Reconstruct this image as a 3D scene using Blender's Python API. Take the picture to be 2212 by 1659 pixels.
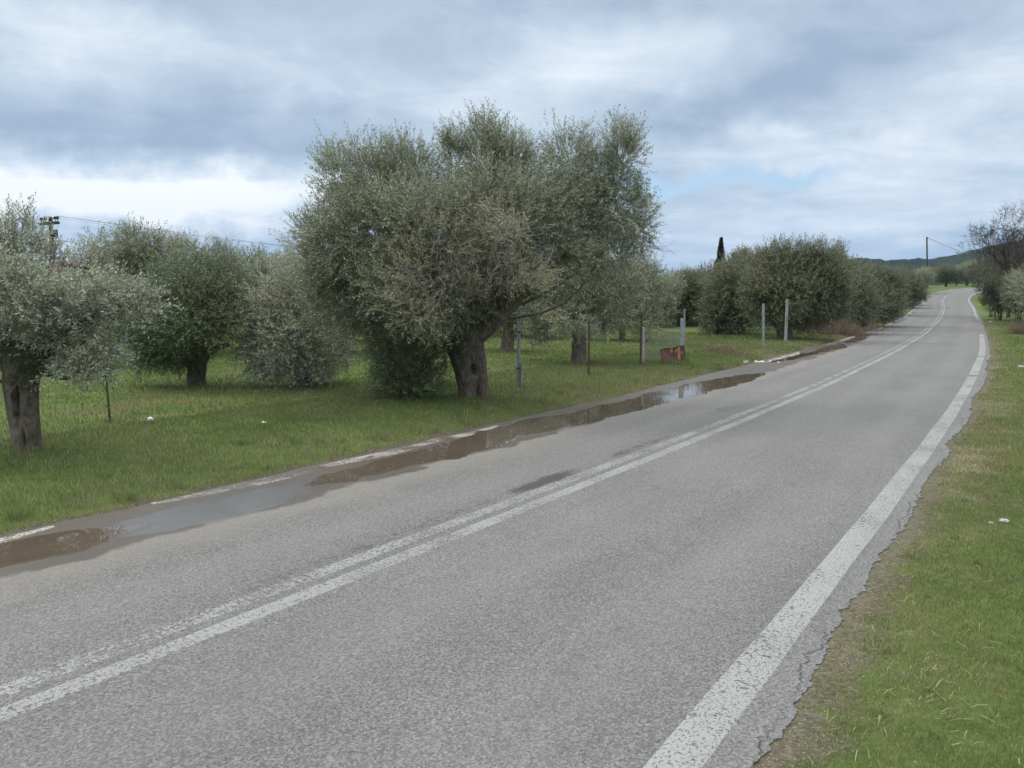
import bpy, math, random
import numpy as np
for o in list(bpy.data.objects): bpy.data.objects.remove(o)
SC = bpy.context.scene
COL = SC.collection
PI = math.pi
rng = np.random.default_rng(7)

# ------------------------------------------------------------------ camera
CAM_H, PITCH, FPX = 2.16, 0.10665, 1667.6        # focal length in px of a 2212 px wide frame
cam = bpy.data.cameras.new("camera")
cam.sensor_width = 36.0
cam.lens = 36.0 * FPX / 2212.0
cam.clip_start, cam.clip_end = 0.1, 12000
CAM = bpy.data.objects.new("camera", cam); COL.objects.link(CAM)
CAM.location = (0, 0, CAM_H)
CAM.rotation_euler = (PI / 2 - PITCH, 0, 0)
SC.camera = CAM
SC.view_settings.view_transform = 'Standard'
SC.view_settings.look = 'None'
SC.view_settings.exposure = 0.0
SC.view_settings.gamma = 1.0
SC.render.engine = 'CYCLES'
cy = SC.cycles
cy.max_bounces = 6; cy.diffuse_bounces = 3; cy.glossy_bounces = 3; cy.transmission_bounces = 3
cy.transparent_max_bounces = 8; cy.volume_bounces = 0
cy.use_denoising = True

# ------------------------------------------------------------------ node helpers
class NT:
    def __init__(s, tree): s.t = tree; s.n = tree.nodes; s.l = tree.links
    def new(s, typ, **kw):
        n = s.n.new(typ)
        for k, v in kw.items(): setattr(n, k, v)
        return n
    def put(s, sock, v):
        if isinstance(v, bpy.types.NodeSocket): s.l.new(v, sock)
        elif v is not None: sock.default_value = v
    def math(s, op, a, b=None, c=None, clamp=False):
        n = s.new('ShaderNodeMath', operation=op, use_clamp=clamp)
        for i, v in enumerate((a, b, c)): s.put(n.inputs[i], v)
        return n.outputs[0]
    def vmath(s, op, a, b=None):
        n = s.new('ShaderNodeVectorMath', operation=op); s.put(n.inputs[0], a); s.put(n.inputs[1], b)
        return n.outputs[0]
    def noise(s, vec, scale, detail=4, rough=.55, dist=0., out=0):
        n = s.new('ShaderNodeTexNoise'); s.put(n.inputs['Vector'], vec)
        n.inputs['Scale'].default_value = scale; n.inputs['Detail'].default_value = detail
        n.inputs['Roughness'].default_value = rough; n.inputs['Distortion'].default_value = dist
        return n.outputs[out]
    def voro(s, vec, scale, feature='F1', out='Distance'):
        n = s.new('ShaderNodeTexVoronoi', feature=feature); s.put(n.inputs['Vector'], vec)
        n.inputs['Scale'].default_value = scale
        return n.outputs[out]
    def ramp(s, fac, stops):
        n = s.new('ShaderNodeValToRGB'); s.put(n.inputs[0], fac)
        e = n.color_ramp.elements
        while len(e) < len(stops): e.new(0.5)
        for el, (p, c) in zip(e, stops):
            el.position = p; el.color = (c[0], c[1], c[2], 1) if hasattr(c, '__len__') else (c, c, c, 1)
        return n.outputs[0]
    def mix(s, f, a, b, blend='MIX'):
        n = s.new('ShaderNodeMix', data_type='RGBA', blend_type=blend)
        for i, v in ((0, f), (6, a), (7, b)):
            if isinstance(v, tuple) and len(v) == 3: v = (*v, 1)
            s.put(n.inputs[i], v)
        return n.outputs[2]
    def step(s, x, lo, hi):
        n = s.new('ShaderNodeMapRange', interpolation_type='SMOOTHSTEP'); s.put(n.inputs[0], x)
        s.put(n.inputs[1], lo); s.put(n.inputs[2], hi)
        return n.outputs[0]
    def xyz(s, v):
        n = s.new('ShaderNodeSeparateXYZ'); s.put(n.inputs[0], v); return n.outputs
    def comb(s, x, y, z):
        n = s.new('ShaderNodeCombineXYZ')
        for i, v in enumerate((x, y, z)): s.put(n.inputs[i], v)
        return n.outputs[0]

# ------------------------------------------------------------------ sky + sun
SUN_EL, SUN_AZ = math.radians(42), math.radians(-62)      # azimuth from +Y towards +X
W = bpy.data.worlds.new("World"); SC.world = W; W.use_nodes = True
w = NT(W.node_tree); w.n.clear()
tc = w.new('ShaderNodeTexCoord').outputs['Generated']
sky = w.new('ShaderNodeTexSky', sky_type='NISHITA'); sky.sun_disc = False
sky.sun_elevation = SUN_EL; sky.sun_rotation = SUN_AZ
dx, dy, dz = w.xyz(tc)
az = w.math('MULTIPLY', w.math('ARCTAN2', dx, dy), 180 / PI)
el = w.math('MULTIPLY', w.math('ARCSINE', dz), 180 / PI)
zz = w.math('ADD', w.math('MAXIMUM', dz, 0.0), 0.16)
plane = w.comb(w.math('DIVIDE', dx, zz), w.math('DIVIDE', dy, zz), 0.0)
rot = w.new('ShaderNodeMapping'); w.put(rot.inputs[0], plane)
rot.inputs['Rotation'].default_value = (0, 0, 0.5); rot.inputs['Scale'].default_value = (1.0, 1.2, 1)
big = w.noise(rot.outputs[0], 1.05, 3, .5, .35)
mid = w.noise(rot.outputs[0], 2.6, 9, .64, .5)
wob = w.noise(tc, 6.0, 4, .55)
wob2 = w.noise(tc, 13.0, 4, .55)
azw = w.math('ADD', az, w.math('MULTIPLY', w.math('SUBTRACT', wob, .5), 13.0))
elw = w.math('ADD', el, w.math('MULTIPLY', w.math('SUBTRACT', wob2, .5), 4.6))
def blob(a, e, wa, we, k, tilt=0.0):
    da = w.math('SUBTRACT', azw, a)
    de = w.math('SUBTRACT', w.math('SUBTRACT', elw, e), w.math('MULTIPLY', da, tilt))
    q = w.math('ADD', w.math('POWER', w.math('ABSOLUTE', w.math('DIVIDE', da, wa)), 2.0),
               w.math('POWER', w.math('ABSOLUTE', w.math('DIVIDE', de, we)), 2.0))
    return w.math('MULTIPLY', w.math('EXPONENT', w.math('MULTIPLY', q, -1.0)), k)
val = w.math('ADD', 0.52, w.math('MULTIPLY', w.math('SUBTRACT', big, .5), .55))
val = w.math('ADD', val, w.math('MULTIPLY', w.math('SUBTRACT', mid, .5), .62))
for b in ((-23, 7.4, 15, 2.1, .62, .02), (-34, 5.2, 16, 2.0, .35, 0), (-30, 10.6, 15, 2.3, -.27, -.05), (-14, 12.0, 9, 2.2, -.16, 0),
          (-25, 16.2, 12, 1.8, .20, -.12), (-8, 13.5, 9, 1.6, .12, -.2), (5, 15.6, 10, 2.6, .17, .10), (12, 12.4, 9, 2.4, -.21, .18),
          (22, 16.5, 9, 3.2, -.17, .2), (-28, 20, 14, 2.2, -.14, -.1), (4, 20.5, 14, 1.6, -.14, 0), (20, 10.2, 12, 1.5, .26, -.05),
          (24, 6.0, 15, 2.2, .20, 0), (29, 12.5, 6, 2.5, .18, 0), (13, 3.0, 16, 2.2, .20, 0), (24, 3.6, 10, .9, -.18, 0), (-27, 4.2, 14, .9, -.22, 0)):
    val = w.math('ADD', val, blob(*b))
cloud = w.ramp(val, ((0.0, (.265, .36, .475)), (.3, (.37, .478, .615)), (.55, (.55, .665, .785)), (.8, (.82, .90, .98)), (1.0, (1.12, 1.13, 1.12))))
gap = w.math('ADD', w.math('ADD', blob(16, 8.55, 7.5, .55, 1.0, -.03), blob(8, 8.6, 3.5, .8, .8)), blob(27, 2.6, 9, .8, .40))
gap = w.step(gap, .0, 1.05)
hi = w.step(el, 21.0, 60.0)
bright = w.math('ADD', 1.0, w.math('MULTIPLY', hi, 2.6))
cl10 = w.vmath('MULTIPLY', cloud, w.comb(10., 10., 10.))
skyc = w.vmath('MULTIPLY', sky.outputs[0], w.comb(1.45, 1.6, 1.72))
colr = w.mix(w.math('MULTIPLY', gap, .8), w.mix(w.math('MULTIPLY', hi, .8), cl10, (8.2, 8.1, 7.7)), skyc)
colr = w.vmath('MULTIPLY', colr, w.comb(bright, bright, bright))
low = w.step(el, -3.0, -.5)
colr = w.mix(low, (1.2, 1.3, 1.1), colr)
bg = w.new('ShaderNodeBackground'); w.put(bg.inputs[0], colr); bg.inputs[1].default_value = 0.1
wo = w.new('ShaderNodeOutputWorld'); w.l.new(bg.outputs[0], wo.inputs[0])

sun = bpy.data.lights.new("sun", 'SUN'); sun.energy = 1.5; sun.angle = math.radians(14); sun.color = (1, .955, .88)
SUN = bpy.data.objects.new("sun", sun); COL.objects.link(SUN)
SUN.rotation_euler = (PI / 2 - SUN_EL, 0, -SUN_AZ + PI)
SUN.location = (-30, 20, 60)

# ------------------------------------------------------------------ geometry helpers
def vhash(ix, iy, iz, seed):
    h = (ix.astype(np.int64) * 374761393 + iy.astype(np.int64) * 668265263 + iz.astype(np.int64) * 2147483647 + seed * 974711) & 0xffffffff
    h = ((h ^ (h >> 13)) * 1274126177) & 0xffffffff
    return ((h ^ (h >> 16)) & 0xffff) / 65535.0
def vnoise(p, seed=0):
    p = np.asarray(p, float); i = np.floor(p).astype(np.int64); f = p - i; f = f * f * (3 - 2 * f)
    r = 0
    for a in (0, 1):
        for b in (0, 1):
            for c in (0, 1):
                wt = (f[..., 0] if a else 1 - f[..., 0]) * (f[..., 1] if b else 1 - f[..., 1]) * (f[..., 2] if c else 1 - f[..., 2])
                r = r + wt * vhash(i[..., 0] + a, i[..., 1] + b, i[..., 2] + c, seed)
    return r
def fbm(p, oct=4, seed=0):
    p = np.asarray(p, float); r = 0; a = .5; t = 0
    for o in range(oct):
        r = r + a * vnoise(p * 2 ** o, seed + o * 17); t += a; a *= .5
    return r / t
def n2(x, y, sc, oct=3, seed=0):
    x = np.asarray(x, float); y = np.asarray(y, float)
    return fbm(np.stack([x * sc, y * sc, np.zeros_like(x) + .37], -1), oct, seed)

class Geo:
    """collects vertices and faces of ONE mesh object"""
    def __init__(s): s.v = []; s.f = {}; s.nv = 0; s.order = []
    def add(s, v, f, mat=0, rnd=None, smooth=True):
        v = np.asarray(v, float).reshape(-1, 3); f = np.asarray(f, np.int64)
        if len(f) == 0: return
        s.v.append(v)
        r = np.zeros(len(f)) if rnd is None else np.asarray(rnd, float) * np.ones(len(f))
        s.order.append((f + s.nv, np.full(len(f), mat), r, np.full(len(f), smooth)))
        s.nv += len(v)
    def build(s, name, mats, parent=None, origin=(0, 0, 0), uv=None, attrs=None):
        me = bpy.data.meshes.new(name)
        V = np.concatenate(s.v) - np.asarray(origin)
        me.vertices.add(len(V)); me.vertices.foreach_set('co', V.astype(np.float32).ravel())
        idx = np.concatenate([o[0].ravel() for o in s.order])
        sizes = np.concatenate([np.full(len(o[0]), o[0].shape[1]) for o in s.order])
        me.loops.add(len(idx)); me.loops.foreach_set('vertex_index', idx.astype(np.int32))
        me.polygons.add(len(sizes))
        st = np.concatenate([[0], np.cumsum(sizes)[:-1]])
        me.polygons.foreach_set('loop_start', st.astype(np.int32))
        me.polygons.foreach_set('material_index', np.concatenate([o[1] for o in s.order]).astype(np.int32))
        me.polygons.foreach_set('use_smooth', np.concatenate([o[3] for o in s.order]))
        me.update(calc_edges=True)
        a = me.attributes.new('rnd', 'FLOAT', 'FACE'); a.data.foreach_set('value', np.concatenate([o[2] for o in s.order]).astype(np.float32))
        for k, val in (attrs or {}).items():
            a = me.attributes.new(k, 'FLOAT', 'POINT'); a.data.foreach_set('value', np.asarray(val, np.float32))
        if uv is not None:
            u = me.uv_layers.new(name='UVMap'); u.data.foreach_set('uv', np.asarray(uv)[idx].astype(np.float32).ravel())
        for m in (mats if isinstance(mats, (list, tuple)) else [mats]): me.materials.append(m)
        me.validate()
        ob = bpy.data.objects.new(name, me); COL.objects.link(ob)
        if parent is not None: ob.parent = parent
        else: ob.location = origin
        return ob

def spline(pts, n):
    P = np.asarray(pts, float)
    if len(P) == 2: return P[0] + (P[1] - P[0]) * np.linspace(0, 1, n)[:, None]
    Q = np.vstack([2 * P[0] - P[1], P, 2 * P[-1] - P[-2]])
    t = np.linspace(0, len(P) - 1 - 1e-6, n); i = t.astype(int); f = (t - i)[:, None]
    a, b, c, d = Q[i], Q[i + 1], Q[i + 2], Q[i + 3]
    return .5 * (2 * b + (c - a) * f + (2 * a - 5 * b + 4 * c - d) * f ** 2 + (3 * b - a - 3 * c + d) * f ** 3)
def tube(g, pts, radii, sides=6, n=None, mat=0, gnarl=0., seed=0, dents=(), cap=True, rnd=0.):
    n = n or len(pts)
    P = spline(pts, n); R = np.interp(np.linspace(0, 1, n), np.linspace(0, 1, len(radii)), radii)
    T = np.gradient(P, axis=0); T /= np.linalg.norm(T, axis=1)[:, None] + 1e-9
    ref = np.array([0, -1., 0]) if abs(T[0][1]) < .9 else np.array([1., 0, 0])
    A = ref - (T @ ref)[:, None] * T; A /= np.linalg.norm(A, axis=1)[:, None] + 1e-9   # angle 0 faces -Y (towards the camera)
    B = np.cross(T, A)
    th = np.linspace(0, 2 * PI, sides, endpoint=False)
    dirs = A[:, None] * np.cos(th)[None, :, None] + B[:, None] * np.sin(th)[None, :, None]
    RR = R[:, None] * np.ones(sides)[None]
    if gnarl:
        q = dirs * 1.15 + (P[:, None] * np.array([.5, .5, .55]))
        RR = RR * (1 + gnarl * 2.2 * (fbm(q + seed, 4, seed) - .5))
        tw = th[None] + np.linspace(0, 1.6, n)[:, None]
        wv_ = (fbm(np.stack([np.cos(th)[None] * 1.5 + 0 * tw, np.sin(th)[None] * 1.5 + 0 * tw, P[:, 2:3] * 1.2 + 0 * tw], -1), 2, seed + 9) - .5) * 2.6
        RR = RR * (1 + gnarl * .45 * np.sin(3 * tw + seed + wv_) + gnarl * .34 * np.abs(np.sin(4.5 * tw + 1.3 * seed + wv_ * 1.6)) ** .6 - gnarl * .2)
        q2 = np.stack([np.cos(th)[None] * 5 * np.ones((n, 1)), np.sin(th)[None] * 5 * np.ones((n, 1)), (P[:, 2:3] * 1.7) * np.ones((1, sides))], -1)
        RR = RR * (1 + gnarl * .55 * (fbm(q2, 3, seed + 5) - .5))
    u = np.linspace(0, 1, n)[:, None]
    if gnarl > .11 and sides >= 24: RR = RR * (1 + .42 * np.exp(-np.maximum(u - .05, 0) / .07) * (.62 + .38 * np.sin(5 * th[None] + seed)))
    for (du, da, su, sa, dep, slope) in dents:
        dd = (th[None] - (da + slope * (u - du)) + PI) % (2 * PI) - PI
        RR = RR - dep * np.exp(-((u - du) / su) ** 2 - (dd / sa) ** 2)
    V = P[:, None] + dirs * RR[..., None]
    i = np.arange(n - 1)[:, None] * sides; j = np.arange(sides)[None]; j2 = (j + 1) % sides
    F = np.stack([i + j, i + j2, i + sides + j2, i + sides + j], -1).reshape(-1, 4)
    g.add(V, F, mat, rnd)
    if cap and sides > 4:
        for ring, flip in ((0, True), (n - 1, False)):
            c = V[ring].mean(0)
            vv = np.vstack([V[ring], c]); jj = np.arange(sides)
            ff = np.stack([jj, (jj + 1) % sides, np.full(sides, sides)], 1)
            g.add(vv, ff[:, ::-1] if flip else ff, mat, rnd)
def box(g, c, size, mat=0, rotz=0., tilt=(0, 0), rnd=0.):
    c = np.asarray(c, float); sx, sy, sz = size
    b = min(size) * .08
    V = []
    for z0, ins in ((-.5, b), (-.5 + b / sz, 0), (.5 - b / sz, 0), (.5, b)):
        for a_, b_ in ((-1, -1), (1, -1), (1, 1), (-1, 1)):
            V.append((a_ * (sx / 2 - ins) + tilt[0] * z0 * sz, b_ * (sy / 2 - ins) + tilt[1] * z0 * sz, z0 * sz))
    V = np.array(V); cs, sn = math.cos(rotz), math.sin(rotz)
    V = np.stack([V[:, 0] * cs - V[:, 1] * sn, V[:, 0] * sn + V[:, 1] * cs, V[:, 2]], 1) + c
    F = [(3, 2, 1, 0), (12, 13, 14, 15)]
    for k in range(3):
        for j in range(4): F.append((k * 4 + j, k * 4 + (j + 1) % 4, k * 4 + 4 + (j + 1) % 4, k * 4 + 4 + j))
    g.add(V, F, mat, rnd, smooth=False)
def lathe(g, c, prof, sides=12, mat=0):
    c = np.asarray(c, float); th = np.linspace(0, 2 * PI, sides, endpoint=False)
    V = np.array([[(r * math.cos(t), r * math.sin(t), z) for t in th] for r, z in prof]).reshape(-1, 3) + c
    F = [(k * sides + j, k * sides + (j + 1) % sides, (k + 1) * sides + (j + 1) % sides, (k + 1) * sides + j) for k in range(len(prof) - 1) for j in range(sides)]
    g.add(V, F, mat)

def tag(o, label, cat=None, group=None, kind=None):
    o['label'] = label
    if cat: o['category'] = cat
    if group: o['group'] = group
    if kind: o['kind'] = kind
    return o
def empty(name, loc, label, cat, group=None):
    e = bpy.data.objects.new(name, None); COL.objects.link(e); e.location = loc
    e.empty_display_size = .3
    return tag(e, label, cat, group)
def structure(o, label=None):
    o['kind'] = 'structure'
    if label: o['label'] = label
    return o
def copy_thing(src, loc, rotz, scale, label, group=None):
    r = src.copy(); COL.objects.link(r); r.location = loc; r.rotation_euler = (0, 0, rotz); r.scale = scale
    r['label'] = label
    if group: r['group'] = group
    for ch in src.children:
        c = ch.copy(); COL.objects.link(c); c.parent = r
    return r

# ------------------------------------------------------------------ places: a photo pixel and a real distance give a point
CP, SP = math.cos(PITCH), math.sin(PITCH)
def ray(px, py):
    a = (px - 1106.) / FPX; b = (829.5 - py) / FPX
    return np.array([a, CP + b * SP, -SP + b * CP])
def at(px, py, y):
    r = ray(px, py); return r * (y / r[1]) + np.array([0, 0, CAM_H])

# road centre line: x, y, z, heading, every 4 m
RT = np.array([(-3.023, 3.562, 0, .6062), (-.747, 6.851, 0, .6041), (1.516, 10.15, 0, .5984), (3.757, 13.463, 0, .5917), (5.975, 16.792, 0, .5849), (8.17, 20.136, .001, .5778), (10.343, 23.494, .025, .5718), (12.502, 26.861, .056, .5696), (14.651, 30.235, .072, .5641), (16.765, 33.631, .085, .5506), (18.84, 37.05, .098, .5426), (20.905, 40.476, .102, .5427), (22.97, 43.902, .1, .5422), (25.03, 47.33, .1, .5399), (27.079, 50.766, .11, .5356), (29.109, 54.213, .14, .5297), (31.125, 57.668, .206, .5279), (33.146, 61.119, .283, .5322), (35.19, 64.558, .343, .5385), (37.243, 67.99, .396, .5386), (39.285, 71.43, .449, .5323), (41.296, 74.888, .521, .5233), (43.285, 78.358, .601, .5187), (45.266, 81.833, .682, .5187), (47.257, 85.302, .784, .523), (49.259, 88.765, .939, .5245), (51.257, 92.231, 1.096, .521), (53.233, 95.709, 1.254, .5126), (55.17, 99.208, 1.417, .4992), (57.058, 102.735, 1.672, .4877), (58.935, 106.267, 1.966, .4914), (60.857, 109.775, 2.259, .5109), (62.877, 113.227, 2.553, .5461), (65.046, 116.587, 2.848, .597), (67.411, 119.812, 3.159, .662), (69.999, 122.861, 3.476, .738), (72.828, 125.687, 3.794, .825), (75.908, 128.237, 4.111, .923), (79.236, 130.453, 4.415, 1.0319)])
sk = np.arange(len(RT)) * 4. - 3.
S0 = np.arange(-43., 149.1, 1.)
RX, RY, RZ, RP = [np.interp(S0, sk, RT[:, k]) for k in range(4)]
pre = S0 < -3
RX[pre] = RT[0, 0] + (S0[pre] + 3) * math.sin(RT[0, 3]); RY[pre] = RT[0, 1] + (S0[pre] + 3) * math.cos(RT[0, 3])
ext = []; x_, y_, z_, p_ = RX[-1], RY[-1], RZ[-1], RP[-1]
for k in range(70):
    p_ += .012 * max(0, 1 - k / 60); x_ += math.sin(p_); y_ += math.cos(p_); z_ += .045; ext.append((x_, y_, z_, p_))
ext = np.array(ext)
S0 = np.concatenate([S0, S0[-1] + 1 + np.arange(70)]); RX = np.concatenate([RX, ext[:, 0]]); RY = np.concatenate([RY, ext[:, 1]]); RZ = np.concatenate([RZ, ext[:, 2]]); RP = np.concatenate([RP, ext[:, 3]])
RZ = np.convolve(np.pad(RZ, 3, mode='edge'), np.ones(7) / 7, 'valid')
def road_xyz(s, d, dz=0.):
    s = np.asarray(s, float); p = np.interp(s, S0, RP)
    return np.stack([np.interp(s, S0, RX) - d * np.cos(p), np.interp(s, S0, RY) + d * np.sin(p), np.interp(s, S0, RZ) + dz + 0 * s], -1)
def sd(x, y):
    x = np.atleast_1d(np.asarray(x, float)); y = np.atleast_1d(np.asarray(y, float))
    so = np.empty_like(x); do = np.empty_like(x)
    for a in range(0, len(x), 20000):
        X = x[a:a + 20000, None]; Y = y[a:a + 20000, None]
        i = ((X - RX) ** 2 + (Y - RY) ** 2).argmin(1)
        ex = x[a:a + 20000] - RX[i]; ey = y[a:a + 20000] - RY[i]
        al = ex * np.sin(RP[i]) + ey * np.cos(RP[i])
        so[a:a + 20000] = S0[i] + np.clip(al, -.6, .6); do[a:a + 20000] = -ex * np.cos(RP[i]) + ey * np.sin(RP[i])
        dist = np.hypot(ex, ey)
        do[a:a + 20000] = np.where(dist > np.abs(do[a:a + 20000]) * 1.5 + 1, np.sign(do[a:a + 20000]) * dist, do[a:a + 20000])
    return so, do
def left_edge(s): return 3.40 + .22 * (n2(s, s * 0, .35, 3, 3) - .5) + .16 * (n2(s, s * 0, 1.7, 2, 4) - .5)
def right_edge(s): return -3.48 - .22 * (n2(s, s * 0, .5, 2, 8) - .5) - .09 * (n2(s, s * 0, 2.6, 3, 9) - .5) - .07 * (n2(s, s * 0, 11., 3, 10) - .5) - .05 * (n2(s, s * 0, 31., 2, 11) - .5)
def smooth(x, a, b):
    t = np.clip((x - a) / (b - a), 0, 1); return t * t * (3 - 2 * t)
def gz(x, y, full=False):
    s, d = sd(x, y)
    x = np.atleast_1d(x); y = np.atleast_1d(y)
    zr = np.interp(s, S0, RZ)
    le = left_edge(s); re = right_edge(s)
    o = np.where(d > 0, d - le, re - d)           # metres outside the asphalt
    prof = -.14 + np.where(d > 0, .125, .133) * smooth(o, -.22, .0)
    vl = .045 * smooth(o, .15, .6) + .05 * smooth(o, .6, 2.5)
    vr = .03 * smooth(o, .05, .6) + .10 * smooth(o, 1.0, 5)
    prof = prof + np.where(d > 0, vl, vr)
    far = smooth(np.abs(d), 4, 14)
    bump = (n2(x, y, .13, 3, 21) - .5) * .22 * far + (n2(x, y, 1.1, 2, 22) - .5) * .07 * smooth(o, .2, .9)
    z = zr * (1 - .5 * smooth(np.abs(d), 30, 140)) + prof + bump
    return (z, s, d, o) if full else z
def on_ground(px, py):
    """point of the ground seen at a photo pixel"""
    r = ray(px, py); z = 0.
    for _ in range(12):
        t = (z - CAM_H) / r[2]; z = float(gz(r[0] * t, r[1] * t)[0])
    return np.array([r[0] * t, r[1] * t, z])
def stand(px, y):
    x = (px - 1106.) / FPX * (y * CP + (CAM_H) * SP * .9)
    return np.array([x, y, float(gz(x, y)[0])])

# ------------------------------------------------------------------ materials
def material(name):
    m = bpy.data.materials.new(name); m.use_nodes = True
    t = NT(m.node_tree); b = t.n['Principled BSDF']
    return m, t, b
def obj_coord(t): return t.new('ShaderNodeTexCoord').outputs['Object']
def bump(t, b, h, strength=.5, dist=.02):
    n = t.new('ShaderNodeBump'); n.inputs['Strength'].default_value = strength; n.inputs['Distance'].default_value = dist
    t.put(n.inputs['Height'], h); t.l.new(n.outputs[0], b.inputs['Normal'])

def leaf_mat(name, c1, c2, back, trans=.12):
    m, t, b = material(name)
    a = t.new('ShaderNodeAttribute', attribute_name='rnd').outputs['Fac']
    g = t.new('ShaderNodeNewGeometry')
    col = t.mix(a, c1, c2)
    cl = t.noise(obj_coord(t), .9, 2)
    col = t.mix(t.math('MULTIPLY', t.step(cl, .42, .68), .55), col, (c2[0] * 1.15, c2[1] * 1.05, c2[2] * .8))
    col = t.mix(g.outputs['Backfacing'], col, back)
    t.put(b.inputs['Base Color'], col); b.inputs['Roughness'].default_value = .48
    b.inputs['Specular IOR Level'].default_value = .35
    tr = t.new('ShaderNodeBsdfTranslucent'); t.put(tr.inputs[0], t.mix(.5, col, (.10, .14, .03)))
    mx = t.new('ShaderNodeMixShader'); mx.inputs[0].default_value = trans
    t.l.new(b.outputs[0], mx.inputs[1]); t.l.new(tr.outputs[0], mx.inputs[2])
    t.l.new(mx.outputs[0], t.n['Material Output'].inputs[0])
    return m
M_OLIVE = leaf_mat('olive_leaves', (0.109, 0.123, 0.076), (0.285, 0.298, 0.194), (0.456, 0.477, 0.37))
M_YELLOW = leaf_mat('olive_leaves_yellowing', (.19, .19, .11), (.33, .31, .19), (.36, .34, .25))
M_SILVER = leaf_mat('olive_leaves_silver', (0.128, 0.149, 0.094), (0.333, 0.351, 0.253), (0.556, 0.564, 0.482))
M_DARK = leaf_mat('olive_leaves_dark', (0.058, 0.088, 0.033), (0.129, 0.164, 0.069), (0.223, 0.251, 0.167))
M_FAR = leaf_mat('olive_leaves_far', (0.066, 0.079, 0.038), (0.161, 0.167, 0.087), (0.233, 0.242, 0.169))
M_SHRUB = leaf_mat('shrub_leaves', (0.036, 0.048, 0.022), (0.074, 0.086, 0.041), (0.108, 0.12, 0.072))
M_CYP = leaf_mat('cypress_leaves', (.014, .024, .012), (.028, .042, .020), (.03, .045, .02), .04)
M_DRY = leaf_mat('dry_stems', (.12, .078, .055), (.20, .145, .095), (.16, .115, .08), .1)

def bark_mat(name, c1, c2, c3):
    m, t, b = material(name)
    p = obj_coord(t)
    mp = t.new('ShaderNodeMapping'); t.put(mp.inputs[0], p); mp.inputs['Scale'].default_value = (7, 7, 3.2)
    a = t.noise(mp.outputs[0], 1.9, 8, .72, 1.2)
    a2 = t.noise(mp.outputs[0], .7, 3, .5, 1.5)
    a = t.math('ADD', t.math('MULTIPLY', a, .7), t.math('MULTIPLY', a2, .3))
    c = t.noise(p, 2.3, 4)
    col = t.ramp(a, ((.36, c1), (.50, c2), (.66, c3)))
    col = t.mix(t.math('MULTIPLY', t.step(c, .52, .72), .55), col, (.10, .105, .07))
    t.put(b.inputs['Base Color'], col); b.inputs['Roughness'].default_value = .9
    b.inputs['Specular IOR Level'].default_value = .15
    bump(t, b, a, 1.0, .05)
    return m
M_BARK = bark_mat('olive_bark', (.055, .044, .034), (.165, .132, .104), (.29, .24, .19))
M_TWIG = bark_mat('twig_bark', (.09, .075, .055), (.155, .130, .10), (.23, .20, .155))
M_DRYTWIG = bark_mat('dry_twig_bark', (.40, .36, .29), (.54, .49, .40), (.62, .57, .48))
M_STALK = bark_mat('dead_stalk', (.09, .062, .045), (.15, .105, .075), (.20, .15, .105))
M_BARE = bark_mat('bare_branch_bark', (.045, .038, .032), (.090, .077, .064), (.14, .122, .10))

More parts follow.
